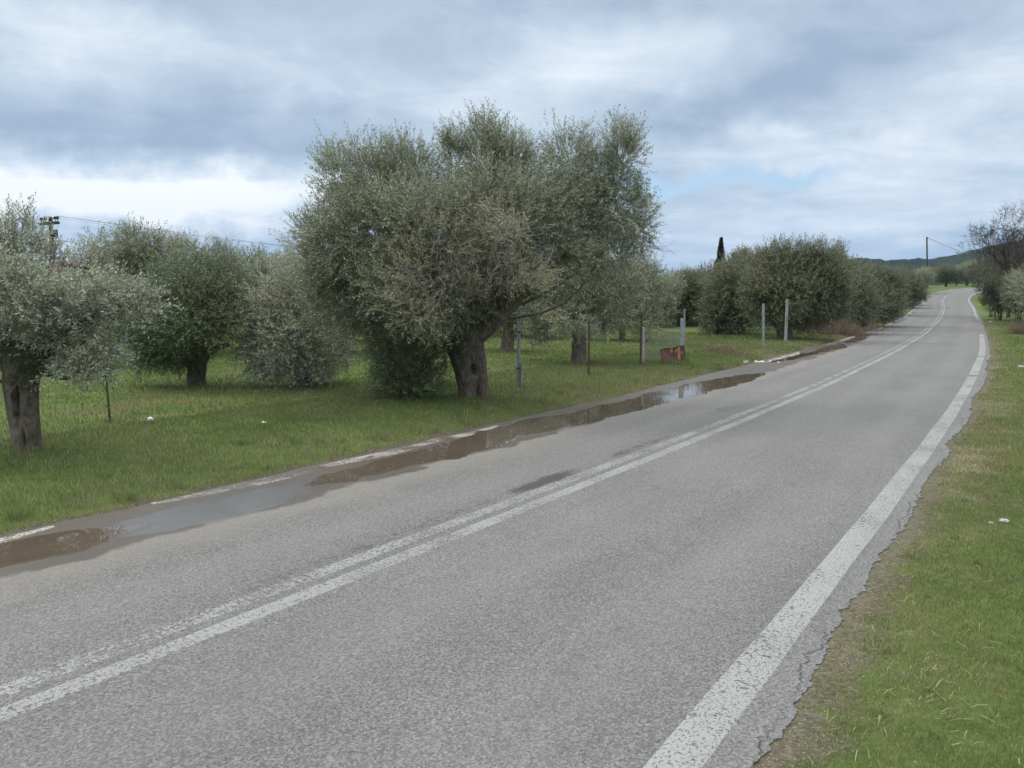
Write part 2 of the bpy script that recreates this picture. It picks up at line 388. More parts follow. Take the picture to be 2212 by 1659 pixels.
# asphalt, UV = (metres along, metres left of the centre)
def asphalt():
    m, t, b = material('asphalt')
    uv = t.new('ShaderNodeUVMap').outputs[0]
    s, d, _ = t.xyz(uv)
    g1 = t.voro(uv, 88., out='Color'); gr = t.xyz(g1)[0]
    g2 = t.noise(uv, 46., 3, .7)
    g3 = t.noise(uv, 230., 2, .6)
    st = t.new('ShaderNodeMapping'); t.put(st.inputs[0], uv); st.inputs['Scale'].default_value = (.22, 1.6, 1)
    streak = t.noise(st.outputs[0], 1.0, 4, .6)
    big = t.noise(uv, .55, 4)
    v = t.math('ADD', t.math('MULTIPLY', gr, .36), t.math('ADD', t.math('MULTIPLY', g2, .50), t.math('MULTIPLY', g3, .30)))
    col = t.ramp(v, ((.26, (.040, .038, .036)), (.48, (.104, .100, .094)), (.64, (.146, .141, .133)), (.90, (.27, .262, .25))))
    mot = t.noise(uv, 5.5, 4, .62); spots = t.step(t.noise(uv, 1.7, 5, .7), .60, .74)
    tone = t.math('ADD', .52, t.math('ADD', t.math('MULTIPLY', streak, .46), t.math('ADD', t.math('MULTIPLY', big, .30), t.math('MULTIPLY', mot, .24))))
    tone = t.math('SUBTRACT', tone, t.math('MULTIPLY', spots, .16))
    col = t.mix(1.0, col, t.comb(tone, tone, tone), 'MULTIPLY')
    # paler worn wheel paths
    def band(c, wd): return t.math('EXPONENT', t.math('MULTIPLY', t.math('POWER', t.math('ABSOLUTE', t.math('DIVIDE', t.math('SUBTRACT', d, c), wd)), 2.0), -1.0))
    wp = t.math('ADD', t.math('ADD', band(-.95, .42), band(-2.45, .40)), t.math('ADD', band(.95, .35), band(2.3, .4)))
    col = t.mix(t.math('MULTIPLY', wp, .16), col, (.22, .212, .20))
    # pale gravelly edge on the right
    col = t.mix(t.math('MULTIPLY', t.step(d, -3.2, -3.55), t.math('MULTIPLY', g2, .28)), col, (.27, .265, .265))
    # silt and wet asphalt along the left side
    wv = t.noise(uv, 1.1, 4, .6); wv2 = t.noise(uv, 5., 4, .6)
    edge = t.math('ADD', d, t.math('ADD', t.math('MULTIPLY', t.math('SUBTRACT', wv, .5), .9), t.math('MULTIPLY', t.math('SUBTRACT', wv2, .5), .28)))
    along = t.math('MULTIPLY', t.step(s, 47., 33.), 1.0)
    silt = t.math('MULTIPLY', t.math('MULTIPLY', t.step(edge, 1.35, 1.95), along), .45)
    col = t.mix(silt, col, (.205, .180, .150))
    wet = t.math('MULTIPLY', t.step(edge, 2.00, 2.12), along)
    col = t.mix(t.math('MULTIPLY', wet, .78), col, (.062, .050, .040))
    mud = t.math('MULTIPLY', t.math('MULTIPLY', t.step(edge, 2.75, 3.15), along), .8)
    col = t.mix(mud, col, t.mix(wv2, (.060, .046, .034), (.118, .094, .072)))
    # tar patches left of the double line
    tn = t.noise(uv, 2.2, 5, .65); tn2 = t.noise(uv, 21., 3, .7)
    def gs(x, c, wd): return t.math('EXPONENT', t.math('MULTIPLY', t.math('POWER', t.math('ABSOLUTE', t.math('DIVIDE', t.math('SUBTRACT', x, c), wd)), 2.0), -1.0))
    tar = t.math('MAXIMUM', t.math('MULTIPLY', gs(d, .36, .17), t.math('MAXIMUM', gs(s, 3.6, 1.0), t.math('MULTIPLY', gs(s, 6.2, 1.9), .66))),
                 t.math('MULTIPLY', gs(d, .62, .4), t.math('MULTIPLY', gs(s, 10.8, 3.4), .46)))
    tar = t.math('MAXIMUM', tar, t.math('MULTIPLY', gs(d, .35, .22), t.math('MULTIPLY', gs(s, 1., 3.4), .52)))
    tar = t.step(t.math('ADD', tar, t.math('ADD', t.math('MULTIPLY', t.math('SUBTRACT', tn, .5), 1.1), t.math('MULTIPLY', t.math('SUBTRACT', tn2, .5), 1.1))), .42, .80)
    col = t.mix(t.math('MULTIPLY', tar, .85), col, (.042, .039, .036))
    # darker repair bands further on
    rn = t.noise(uv, .9, 4); sj = t.math('ADD', s, t.math('MULTIPLY', t.math('SUBTRACT', rn, .5), 3.5))
    for c, wd, k in ((58., 3.4, .55), (52.5, 1.0, .35), (70., 1.0, .35), (82., 1.2, .35), (95., 1.0, .3)):
        col = t.mix(t.math('MULTIPLY', gs(sj, c, wd), k), col, (.095, .093, .09))
    # cracks
    ck = t.voro(t.vmath('ADD', uv, t.vmath('MULTIPLY', t.noise(uv, 3., 3, out=1), t.comb(.45, .45, 0.))), 1.15, 'DISTANCE_TO_EDGE')
    where = t.step(t.noise(uv, .35, 2), .66, .74)
    crack = t.math('MULTIPLY', t.math('MULTIPLY', t.step(ck, .006, .002), where), .55)
    ec = t.math('ADD', d, t.math('ADD', t.math('MULTIPLY', t.math('SUBTRACT', t.noise(t.comb(s, 0., 3.), 1.6, 4, .65), .5), .42), t.math('MULTIPLY', t.math('SUBTRACT', t.noise(t.comb(s, 5., 0.), 14., 4, .7), .5), .13)))
    c2 = t.math('MULTIPLY', gs(ec, -3.47, .008), t.step(t.noise(t.comb(s, 9., 9.), .8, 2), .42, .55))
    crack = t.math('MAXIMUM', crack, t.math('MULTIPLY', c2, .85))
    col = t.mix(crack, col, (.025, .022, .020))
    t.put(b.inputs['Base Color'], col)
    rough = t.math('SUBTRACT', .86, t.math('MULTIPLY', wet, t.math('ADD', .22, t.math('MULTIPLY', wv, .42))))
    t.put(b.inputs['Roughness'], rough)
    b.inputs['Specular IOR Level'].default_value = .30
    h = t.math('MULTIPLY', t.math('ADD', t.math('MULTIPLY', gr, .5), g2), t.math('SUBTRACT', 1.0, t.math('MULTIPLY', wet, .75)))
    bump(t, b, h, .55, .008)
    return m
M_ASPH = asphalt()

def paint(name, c, wear, dirt=.25, patchy=.22):
    m, t, b = material(name)
    uv = t.new('ShaderNodeUVMap').outputs[0]
    a = t.noise(uv, 30., 4, .72); c1 = t.noise(uv, 1.4, 3); f = t.noise(uv, 140., 2, .6)
    st = t.new('ShaderNodeMapping'); t.put(st.inputs[0], uv); st.inputs['Scale'].default_value = (9., 2.2, 1)
    cr = t.noise(st.outputs[0], 4.0, 4, .7)
    col = t.mix(t.math('MULTIPLY', t.step(c1, .35, .75), dirt), c, (c[0] * .66, c[1] * .64, c[2] * .60))
    t.put(b.inputs['Base Color'], t.mix(t.math('MULTIPLY', t.step(f, .45, .7), .22), col, (c[0] * .6, c[1] * .6, c[2] * .6)))
    b.inputs['Roughness'].default_value = .75
    hole = t.math('ADD', t.math('ADD', t.math('MULTIPLY', a, .62), t.math('MULTIPLY', cr, .38)), t.math('MULTIPLY', t.math('SUBTRACT', c1, .5), patchy))
    pit = t.noise(uv, 62., 2, .6)
    hole = t.math('MAXIMUM', t.step(hole, wear, wear + .07), t.math('MULTIPLY', t.step(pit, wear + .03, wear + .12), .85))
    tr = t.new('ShaderNodeBsdfTransparent'); mx = t.new('ShaderNodeMixShader')
    t.put(mx.inputs[0], hole); t.l.new(b.outputs[0], mx.inputs[1]); t.l.new(tr.outputs[0], mx.inputs[2])
    t.l.new(mx.outputs[0], t.n['Material Output'].inputs[0])
    bump(t, b, a, .3, .004)
    return m
M_PAINT = paint('road_paint', (.27, .273, .258), .525)
M_PAINT2 = paint('worn_road_paint', (.26, .26, .247), .52, .4)
M_PAINT4 = paint('half_worn_road_paint', (.28, .28, .268), .485, .4)
M_PAINT3 = paint('muddy_road_paint', (.39, .37, .325), .465, .6, .6)

def water():
    m, t, b = material('muddy_water')
    p = t.new('ShaderNodeNewGeometry').outputs['Position']
    a = t.noise(p, 1.2, 3)
    t.put(b.inputs['Base Color'], t.mix(a, (.070, .052, .038), (.100, .078, .058)))
    b.inputs['Roughness'].default_value = .025; b.inputs['IOR'].default_value = 1.33
    b.inputs['Specular IOR Level'].default_value = .5
    bump(t, b, t.noise(p, 7., 2), .004, .02)
    return m
M_WATER = water()
def film():
    m, t, b = material('wet_film')
    p = t.new('ShaderNodeNewGeometry').outputs['Position']
    t.put(b.inputs['Base Color'], t.mix(t.noise(p, 3., 3), (.085, .080, .075), (.125, .120, .115)))
    b.inputs['Roughness'].default_value = .22; b.inputs['IOR'].default_value = 1.36
    bump(t, b, t.noise(p, 60., 2), .15, .004)
    return m
M_FILM = film()

def ground_mat():
    m, t, b = material('ground_soil_and_turf')
    p = t.new('ShaderNodeNewGeometry').outputs['Position']
    o = t.new('ShaderNodeAttribute', attribute_name='outside').outputs['Fac']
    d = t.new('ShaderNodeAttribute', attribute_name='lateral').outputs['Fac']
    a = t.noise(p, .45, 4); c = t.noise(p, 3.2, 5, .65); e = t.noise(p, 24., 4, .7); f = t.voro(p, 60., out='Color')
    green = t.mix(t.step(c, .35, .68), (.072, .106, .026), (.112, .146, .042))
    green = t.mix(t.math('MULTIPLY', t.step(a, .48, .66), .75), green, (.150, .170, .055))
    green = t.mix(t.math('MULTIPLY', t.step(t.noise(p, .22, 4, .6, .5), .56, .66), .55), green, (.135, .100, .060))
    green = t.mix(t.math('MULTIPLY', t.step(e, .5, .72), .5), green, (.050, .075, .018))
    dirt = t.mix(t.step(e, .35, .65), (.088, .068, .048), (.165, .136, .102))
    dirt = t.mix(t.math('MULTIPLY', t.step(d, -1., 1.), .75), dirt, t.mix(e, (.050, .037, .026), (.105, .080, .058)))
    dirt = t.mix(t.math('MULTIPLY', t.step(t.xyz(f)[0], .72, .9), .5), dirt, (.25, .23, .205))
    oe = t.math('ADD', o, t.math('ADD', t.math('MULTIPLY', t.math('SUBTRACT', c, .5), .7), t.math('MULTIPLY', t.math('SUBTRACT', e, .5), .35)))
    lf = t.step(d, -1., 1.)
    k = t.step(oe, t.math('SUBTRACT', .36, t.math('MULTIPLY', lf, .04)), t.math('SUBTRACT', .10, t.math('MULTIPLY', lf, .06)))
    k = t.math('MULTIPLY', k, t.math('ADD', .82, t.math('MULTIPLY', lf, .18)))
    t.put(b.inputs['Base Color'], t.mix(k, green, dirt))
    b.inputs['Roughness'].default_value = .95; b.inputs['Specular IOR Level'].default_value = .1
    bump(t, b, t.math('ADD', e, t.math('MULTIPLY', c, .6)), .8, .05)
    return m
M_GROUND = ground_mat()
def grass_mat():
    m, t, b = material('grass_blades')
    a = t.new('ShaderNodeAttribute', attribute_name='rnd').outputs['Fac']
    col = t.ramp(a, ((0, (.080, .126, .033)), (.25, (.138, .194, .058)), (.5, (.184, .210, .078)), (.68, (.205, .190, .095)), (.84, (.33, .28, .16)), (1, (.48, .44, .30))))
    t.put(b.inputs['Base Color'], col); b.inputs['Roughness'].default_value = .6; b.inputs['Specular IOR Level'].default_value = .2
    tr = t.new('ShaderNodeBsdfTranslucent'); t.put(tr.inputs[0], col)
    mx = t.new('ShaderNodeMixShader'); mx.inputs[0].default_value = .25
    t.l.new(b.outputs[0], mx.inputs[1]); t.l.new(tr.outputs[0], mx.inputs[2]); t.l.new(mx.outputs[0], t.n['Material Output'].inputs[0])
    return m
M_GRASS = grass_mat()
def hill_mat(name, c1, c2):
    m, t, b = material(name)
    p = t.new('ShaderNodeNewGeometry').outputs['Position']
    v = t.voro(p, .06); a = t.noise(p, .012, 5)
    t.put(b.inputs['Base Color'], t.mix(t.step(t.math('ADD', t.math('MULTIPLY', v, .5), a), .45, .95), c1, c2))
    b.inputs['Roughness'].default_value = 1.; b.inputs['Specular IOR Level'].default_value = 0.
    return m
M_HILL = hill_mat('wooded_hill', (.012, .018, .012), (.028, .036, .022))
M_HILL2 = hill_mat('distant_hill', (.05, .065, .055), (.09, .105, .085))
def plain(name, c1, c2, scale, rough=.7, metal=0., stretch=(1, 1, 1), thr=(.4, .62)):
    m, t, b = material(name)
    mp = t.new('ShaderNodeMapping'); t.put(mp.inputs[0], obj_coord(t)); mp.inputs['Scale'].default_value = stretch
    a = t.noise(mp.outputs[0], scale, 5, .65, .4)
    t.put(b.inputs['Base Color'], t.mix(t.step(a, *thr), c1, c2)); b.inputs['Roughness'].default_value = rough
    b.inputs['Metallic'].default_value = metal
    bump(t, b, a, .25, .01)
    return m
M_GALV = plain('galvanised_steel', (.25, .28, .29), (.34, .365, .37), 9., .5, .35, (1, 1, .4))
M_CONC = plain('weathered_concrete', (.25, .245, .225), (.38, .37, .345), 11., .9)
M_RUST = plain('rusty_steel', (.048, .034, .027), (.105, .066, .045), 14., .9)
M_RUSTY = plain('rusty_sheet_steel', (.060, .022, .014), (.100, .038, .023), 5., .85, 0, (1, 1, .5))
M_PEEL = plain('peeled_primer', (.30, .125, .060), (.36, .19, .105), 12., .8)
M_GREY = plain('grey_wood', (.24, .225, .20), (.36, .34, .305), 10., .9, 0, (3, 3, .4))
M_POLE = plain('dark_timber', (.028, .026, .025), (.055, .05, .046), 8., .9, 0, (3, 3, .3))
M_PORC = plain('dark_porcelain', (.035, .026, .024), (.06, .045, .04), 4., .3)
M_WIRE = plain('weathered_wire', (.16, .165, .17), (.24, .245, .25), 20., .6, .4)
M_BLACKWIRE = plain('power_cable', (.09, .095, .10), (.13, .135, .14), 3., .6)
M_WHITE = plain('white_plastic', (.66, .66, .64), (.76, .76, .74), 9., .5)
M_STONE = plain('pale_stone', (.30, .285, .26), (.52, .50, .47), 14., .9)
M_GRAVEL = plain('grey_gravel', (.15, .14, .125), (.30, .285, .26), 14., .9)
M_PAPER = plain('white_litter', (.62, .61, .58), (.76, .75, .73), 6., .8)
M_REFL = plain('dark_band', (.03, .03, .03), (.05, .05, .05), 6., .5)

# ------------------------------------------------------------------ ground, road, water, hills
azs = np.concatenate([np.arange(-180, -52, 4.), np.arange(-52, 52, .25), np.arange(52, 180, 4.)])
rs = [.25]
while rs[-1] < 260: rs.append(rs[-1] * (1.013 if rs[-1] > 2.5 else 1.12))
while rs[-1] < 7000: rs.append(rs[-1] * 1.14)
rs = np.array(rs)
A, Rr = np.meshgrid(np.radians(azs), rs)
GX, GY = (Rr * np.sin(A)).ravel(), (Rr * np.cos(A)).ravel()
GZ, gs_, gd_, go_ = gz(GX, GY, True)
farm = smooth(np.hypot(GX, GY), 260, 900)
GZ = GZ * (1 - farm) + 1.0 * farm
na, nr = len(azs), len(rs)
i = np.arange(nr - 1)[:, None] * na; j = np.arange(na)[None]; j2 = (j + 1) % na
g = Geo(); g.add(np.stack([GX, GY, GZ], 1), np.stack([i + j, i + j2, i + na + j2, i + na + j], -1).reshape(-1, 4)[:, ::-1])
cv = len(GX); g.add([(0, 0, GZ[0])] + [(GX[k], GY[k], GZ[k]) for k in range(na)], [(0, 1 + (k + 1) % na, 1 + k) for k in range(na)])
structure(g.build('ground', M_GROUND, attrs={'outside': np.concatenate([go_, np.zeros(na + 1) + 1]), 'lateral': np.concatenate([gd_, np.zeros(na + 1) - 5])}))

def strip(name, s_arr, ds, dz, mat, skirt=0., rim=False):
    """a ribbon along the road; ds: list of functions or numbers, ordered right to left"""
    cols = [np.broadcast_to(f(s_arr) if callable(f) else f, s_arr.shape) for f in ds]
    P = [road_xyz(s_arr, c, -.001 if (rim and k in (0, len(cols) - 1)) else dz) for k, c in enumerate(cols)]
    U = [np.stack([s_arr, c], 1) for c in cols]
    if skirt:
        P = [P[0] - np.array([0, 0, skirt])] + P + [P[-1] - np.array([0, 0, skirt])]
        U = [U[0]] + U + [U[-1]]
    n = len(s_arr); m = len(P)
    V = np.stack(P, 1).reshape(-1, 3); UV = np.stack(U, 1).reshape(-1, 2)
    a = np.arange(n - 1)[:, None] * m; b_ = np.arange(m - 1)[None]
    F = np.stack([a + b_, a + m + b_, a + m + b_ + 1, a + b_ + 1], -1).reshape(-1, 4)
    g = Geo(); g.add(V, F, smooth=not skirt)
    return g.build(name, mat, uv=UV)
s_road = np.concatenate([np.arange(-42, -4, .5), np.arange(-4, 12, .02), np.arange(12, 40, .06), np.arange(40, 110, .4), np.arange(110, 216, 1.)])
structure(strip('road', s_road, [right_edge, -3.2, -1.6, 0, 1.6, 3.0, left_edge], 0., M_ASPH, .12), 'grey asphalt country road')
s_m = np.concatenate([np.arange(-42, 40, .5), np.arange(40, 215, 1.)])
def wob(c, seed, k=.02): return lambda s: c + k * (n2(s, s * 0, .8, 2, seed) - .5)
def line(s_arr, a, b, mat, taper=False):
    if taper:
        a0_, b0_ = a, b
        e_ = lambda s: np.clip(np.minimum(s - s_arr[0], s_arr[-1] - s) / 1.3, .08, 1) ** .7
        a = lambda s: b0_(s) + (a0_(s) - b0_(s)) * e_(s)
    return strip('road_marking', s_arr, [lambda s: a(s) - .012, a, b, lambda s: b(s) + .012], .003, mat, 0., True)
structure(line(s_m, wob(.085, 1), wob(.225, 2), M_PAINT4), 'left stripe of the worn white double centre line')
structure(line(s_m, wob(-.185, 3), wob(-.04, 4), M_PAINT2), 'right stripe of the white double centre line')
for a_, b_ in ((-42, 21.2), (21.75, 29.7), (30.15, 52.), (80, 215)):
    ss = np.linspace(a_, b_, int((b_ - a_) * 2) + 2)
    structure(line(ss, wob(-3.305, 5, .025), wob(-3.095, 6, .025), M_PAINT), 'white edge line along the right side of the road')
for a_, b_, mt in ((-42, -.75, M_PAINT3), (.25, 6.7, M_PAINT3), (21.5, 29, M_PAINT3), (35, 45., M_PAINT3), (51, 215, M_PAINT)):
    ss = np.linspace(a_, b_, int((b_ - a_) * 4) + 2)
    structure(line(ss, wob(3.03, 7, .34), wob(3.29, 8, .20), mt, True), 'muddy white edge line along the left side of the road')

# puddles: outline in road coordinates (near side d, far side d)
def puddle(name, ss, near, far, label, mat=M_WATER, wz=.005):
    s = np.arange(ss[0], ss[-1], .04)
    nd = np.interp(s, ss, near) + .42 * (n2(s, s * 0, 1.0, 3, 31) - .5) + .16 * (n2(s, s * 0, 5, 3, 32) - .5)
    fd = np.interp(s, ss, far) + .50 * (n2(s, s * 0, .8, 3, 33) - .5) + .10 * (n2(s, s * 0, 5, 3, 34) - .5)
    e = np.clip(np.minimum((s - ss[0]) / .5, (ss[-1] - s) / .7), 0, 1) ** .5
    mdl = (nd + fd) / 2; hw = np.maximum(fd - nd, .02) / 2 * e
    n = len(s); V = np.concatenate([road_xyz(s, mdl - hw - .05, -.001 - (wz < .005) * .0004), road_xyz(s, mdl - hw, wz), road_xyz(s, mdl + hw, wz), road_xyz(s, mdl + hw + .05, -.001 - (wz < .005) * .0004)])
    k = np.arange(n - 1); g = Geo()
    for q in range(3): g.add(V, np.stack([q * n + k, q * n + k + 1, q * n + n + k + 1, q * n + n + k], 1))
    o = g.build(name, mat)
    return structure(o, label)
puddle('puddle_water', [-9, -4, -1.5, -.9, -.1], [2.48, 2.45, 2.36, 2.34, 2.5], [2.85, 2.9, 2.98, 2.95, 2.8], 'brown muddy puddle at the left border of the picture')
puddle('wet_film', [-.7, -.3, .5, 1.3, 2.3], [2.32, 2.28, 2.2, 2.3, 2.4], [2.72, 2.95, 3.0, 2.95, 2.85], 'smooth grey film of shallow water between two brown puddles', M_FILM, .004)
puddle('puddle_water', [1.7, 2.3, 3, 4.5, 6, 8.5, 11.5, 16, 19.2], [2.5, 2.32, 2.24, 2.22, 2.22, 2.08, 1.98, 1.84, 1.95], [2.7, 2.85, 2.86, 2.96, 3.08, 3.02, 2.98, 2.9, 2.25], 'long brown muddy puddle along the left edge of the road')
puddle('puddle_water', [23.2, 25, 28, 31, 33, 36], [2.9, 2.55, 2.5, 2.3, 2.15, 2.5], [3.05, 2.95, 2.85, 2.9, 2.9, 2.62], 'smaller muddy puddle further up the road')
puddle('puddle_water', [37.2, 39, 42, 46, 49], [2.5, 2.3, 2.3, 2.6, 3.0], [2.7, 2.95, 3.05, 3.15, 3.12], 'muddy puddle beyond the concrete post')

def hill(name, az0, az1, prof, d0, d1, mat, label, seed, rough=1.):
    """a wooded ridge: foot at d0 metres, crest at d1 metres; prof = (azimuth in degrees, crest elevation in degrees)"""
    a = np.arange(az0, az1, .08); t = np.concatenate([np.linspace(0, 1, 40), 1 + np.linspace(.08, 1, 8)])
    Aa, T = np.meshgrid(np.radians(a), t)
    ce = np.interp(np.degrees(Aa), [p[0] for p in prof], [p[1] for p in prof])
    H = np.tan(np.radians(ce)) * d1
    D = d0 + (d1 - d0) * T
    hz = np.where(T <= 1, smooth(T, -.1, 1.02), 1 - smooth(T, 1, 2.1)) * H
    X, Y = D * np.sin(Aa), D * np.cos(Aa)
    hz = hz + rough * (n2(X, Y, .02, 4, seed) - .5) * 9 * np.minimum(1, T * 3) + rough * (n2(X, Y, .11, 2, seed + 1) - .5) * 5 * np.minimum(1, T * 3)
    n, m = len(t), len(a); i = np.arange(n - 1)[:, None] * m; j = np.arange(m - 1)[None]
    F = np.stack([i + j, i + j + 1, i + m + j + 1, i + m + j], -1).reshape(-1, 4)
    g = Geo(); g.add(np.stack([X, Y, hz + CAM_H - 1.5], -1).reshape(-1, 3), F[:, ::-1])
    return structure(g.build(name, mat), label)
hill('hill', 2, 62, ((2, .4), (12, .8), (18, 1.5), (21.5, 2.6), (24, 2.85), (26.5, 2.65), (28.5, 2.7), (30.5, 3.1), (33, 3.7), (38, 5.0), (45, 5.8), (62, 4)), 420, 980, M_HILL, 'dark wooded ridge behind the road on the right', 51)
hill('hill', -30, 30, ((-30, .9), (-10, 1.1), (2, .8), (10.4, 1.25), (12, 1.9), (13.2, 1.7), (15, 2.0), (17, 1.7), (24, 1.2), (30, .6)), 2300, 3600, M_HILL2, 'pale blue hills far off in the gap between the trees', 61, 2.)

# ------------------------------------------------------------------ foliage
def rand_dirs(n):
    v = rng.normal(size=(n, 3)); return v / np.linalg.norm(v, axis=1)[:, None]
def nrm(v): return v / (np.linalg.norm(v, axis=-1, keepdims=True) + 1e-9)
def shoots(g, base, dirs, length, per, leaf, width, mat_leaf=0, mat_twig=1, spread=.85, twig=True, bias=0., rlo=0., rhi=1.):
    """leafy shoots: a thin stem with `per` lance-shaped leaves in pairs"""
    n = len(base); L = np.asarray(length) * np.ones(n)
    T = nrm(dirs); r1 = rand_dirs(n); A = nrm(np.cross(T, r1)); B = np.cross(T, A)
    bend = rand_dirs(n) * .22
    if twig:
        tipv = base + T * L[:, None] + bend * L[:, None]
        w_ = (.0022 + .004 * L)[:, None]
        V = np.stack([base + A * w_, base - A * w_ * .5 + B * w_ * .8, base - A * w_ * .5 - B * w_ * .8, tipv], 1).reshape(-1, 3)
        k = np.arange(n)[:, None] * 4
        F = np.concatenate([k + np.array([0, 1, 3]), k + np.array([1, 2, 3]), k + np.array([2, 0, 3])])
        g.add(V, F, mat_twig)
    u = (np.arange(per) + .6) / per
    u = np.clip(u[None] + rng.uniform(-.5, .5, (n, per)) / per, .03, 1.05)
    ph = (np.arange(per) % 2) * PI + (np.arange(per) // 2) * (PI / 2)
    ph = ph[None] + rng.uniform(0, 2 * PI, (n, 1)) + rng.normal(0, .35, (n, per))
    side = A[:, None] * np.cos(ph)[..., None] + B[:, None] * np.sin(ph)[..., None]
    ld = nrm(T[:, None] * .72 + side * spread + rng.normal(0, .2, (n, per, 3)))
    p0 = base[:, None] + T[:, None] * (u * L[:, None])[..., None] + bend[:, None] * ((u ** 2) * L[:, None])[..., None]
    ll = leaf * rng.uniform(.65, 1.2, (n, per))[..., None]
    up = nrm(T[:, None] * 1.0 + np.array([0, 0, .55]) + rng.normal(0, .45, (n, per, 3)))
    wd = nrm(np.cross(ld, up)); nn = np.cross(wd, ld)
    hw = width * .5 * rng.uniform(.8, 1.2, (n, per))[..., None]
    mid = p0 + ld * ll * .5 + nn * ll * .05
    V = np.stack([p0, mid - wd * hw, p0 + ld * ll, mid + wd * hw], 2).reshape(-1, 3)
    F = np.arange(n * per * 4).reshape(-1, 4)
    rv = np.clip(rng.beta(2, 2, n)[:, None] * .75 + rng.uniform(0, .35, (n, per)) + bias, 0, 1)
    g.add(V, F[:, ::-1], mat_leaf, (rlo + (rhi - rlo) * rv).ravel(), smooth=False)

def fill(lobes, dens, clump=.26, shell=.3):
    """shoot bases and directions spread in clumps through ellipsoid lobes (cx,cy,cz,rx,ry,rz[,density,up])"""
    B, D, C = [], [], []
    for lb in lobes:
        c = np.array(lb[:3]); r = np.array(lb[3:6]); k = lb[6] if len(lb) > 6 else 1.; up = lb[7] if len(lb) > 7 else .45
        area = 4 * PI * ((r[0] * r[1]) ** 1.6 / 3 + (r[0] * r[2]) ** 1.6 / 3 + (r[1] * r[2]) ** 1.6 / 3) ** (1 / 1.6)
        n = max(12, int(area * dens * k)); nc = max(5, n // 17)
        cd = rand_dirs(nc); cr = (shell + (1 - shell) * rng.uniform(0, 1, nc) ** .6)[:, None]
        cp = c + cd * cr * r
        w_ = rng.integers(0, nc, n)
        p = cp[w_] + np.clip(rng.normal(0, 1, (n, 3)), -1.7, 1.7) * clump * np.minimum(1, r / .7)
        out = nrm((p - c) / r)
        B.append(p); C.append(cp)
        D.append(nrm(out * .75 + np.array([0, 0, up]) * (.35 + .65 * (out[:, 2:3] > -.2)) + np.array([0, 0, -.25]) * (out[:, 2:3] < -.35) + cd[w_] * .3 + rng.normal(0, .33, (n, 3))))
    return np.concatenate(B), np.concatenate(D), C
def branches(g, root, lobes, clusters, r0, mat=0, per=5, sides=7):
    """limbs from the trunk head to each lobe, thinner branches on to its clumps"""
    for lb, cp in zip(lobes, clusters):
        c = np.array(lb[:3]); r = np.array(lb[3:6])
        m = root + (c - root) * .5 + rng.normal(0, .10, 3) * np.linalg.norm(c - root) * .6 + np.array([0, 0, -.10 * np.linalg.norm(c - root)])
        rr = r0 * rng.uniform(.5, .9)
        e_ = m + (c - m) * .7
        tube(g, [root, m, e_], [rr, rr * .6, rr * .2], sides, 9, mat, .10, rng.integers(99))
        for q in cp[rng.permutation(len(cp))[:per]]:
            st = m + (c - m) * rng.uniform(.2, .7)
            mm = (st + q) / 2 + rng.normal(0, .09, 3)
            tube(g, [st, mm, q], [rr * .22, rr * .14, rr * .05], 4, 5, mat, cap=False)

def olive(base, trunk, lobes, label, group, dens, leaf, per=12, mats=None, head=None, limb_r=.07, slen=.34, dents=(), gnarl=.16, sides=56, clump=.26,
          extra_limbs=(), shell=.32, name='olive_tree', width=None, nb=5, cat='olive tree', trunk_n=60):
    """trunk: (points, radii) in the world, lobes in the world"""
    base = np.asarray(base, float)
    e = empty(name, base, label, cat, group)
    gt = Geo()
    if trunk:
        tube(gt, trunk[0], trunk[1], sides, trunk_n, 0, gnarl, rng.integers(50), dents)
    head = np.asarray(head if head is not None else trunk[0][-1], float)
    for pts, rad in extra_limbs: tube(gt, pts, rad, 14, 22, 0, .14, rng.integers(50))
    lobes = [(*q[:3], *[max(.45 * v, v - .55 * slen) for v in q[3:6]], *q[6:]) for q in lobes]
    B, D, C = fill(lobes, dens, clump, shell)
    branches(gt, head, lobes, C, limb_r, 0, nb)
    gt.build('trunk', M_BARK, e, base)
    gc = Geo()
    shoots(gc, B, D, slen * rng.uniform(.6, 1.35, len(B)), per, leaf, width or leaf * .27)
    gc.build('crown', [mats or M_OLIVE, M_TWIG], e, base)
    return e
def plobe(px, py, rx, ry, y0, dy=0., rd=None, k=1., up=.45):
    """lobe centred at a photo pixel, y0+dy metres away; radii given in photo px become metres"""
    c = at(px, py, y0 + dy); m = y0 / FPX * 1.0
    return (*c, rx * m, rd if rd else (rx + ry) * .5 * m, ry * m, k, up)
def trunk_px(y0, pts, z0=None):
    P = [at(px, py, y0 + (q[0] if q else 0)) for px, py, _, *q in pts]
    return P, [r * y0 / FPX for _, _, r, *q in pts]

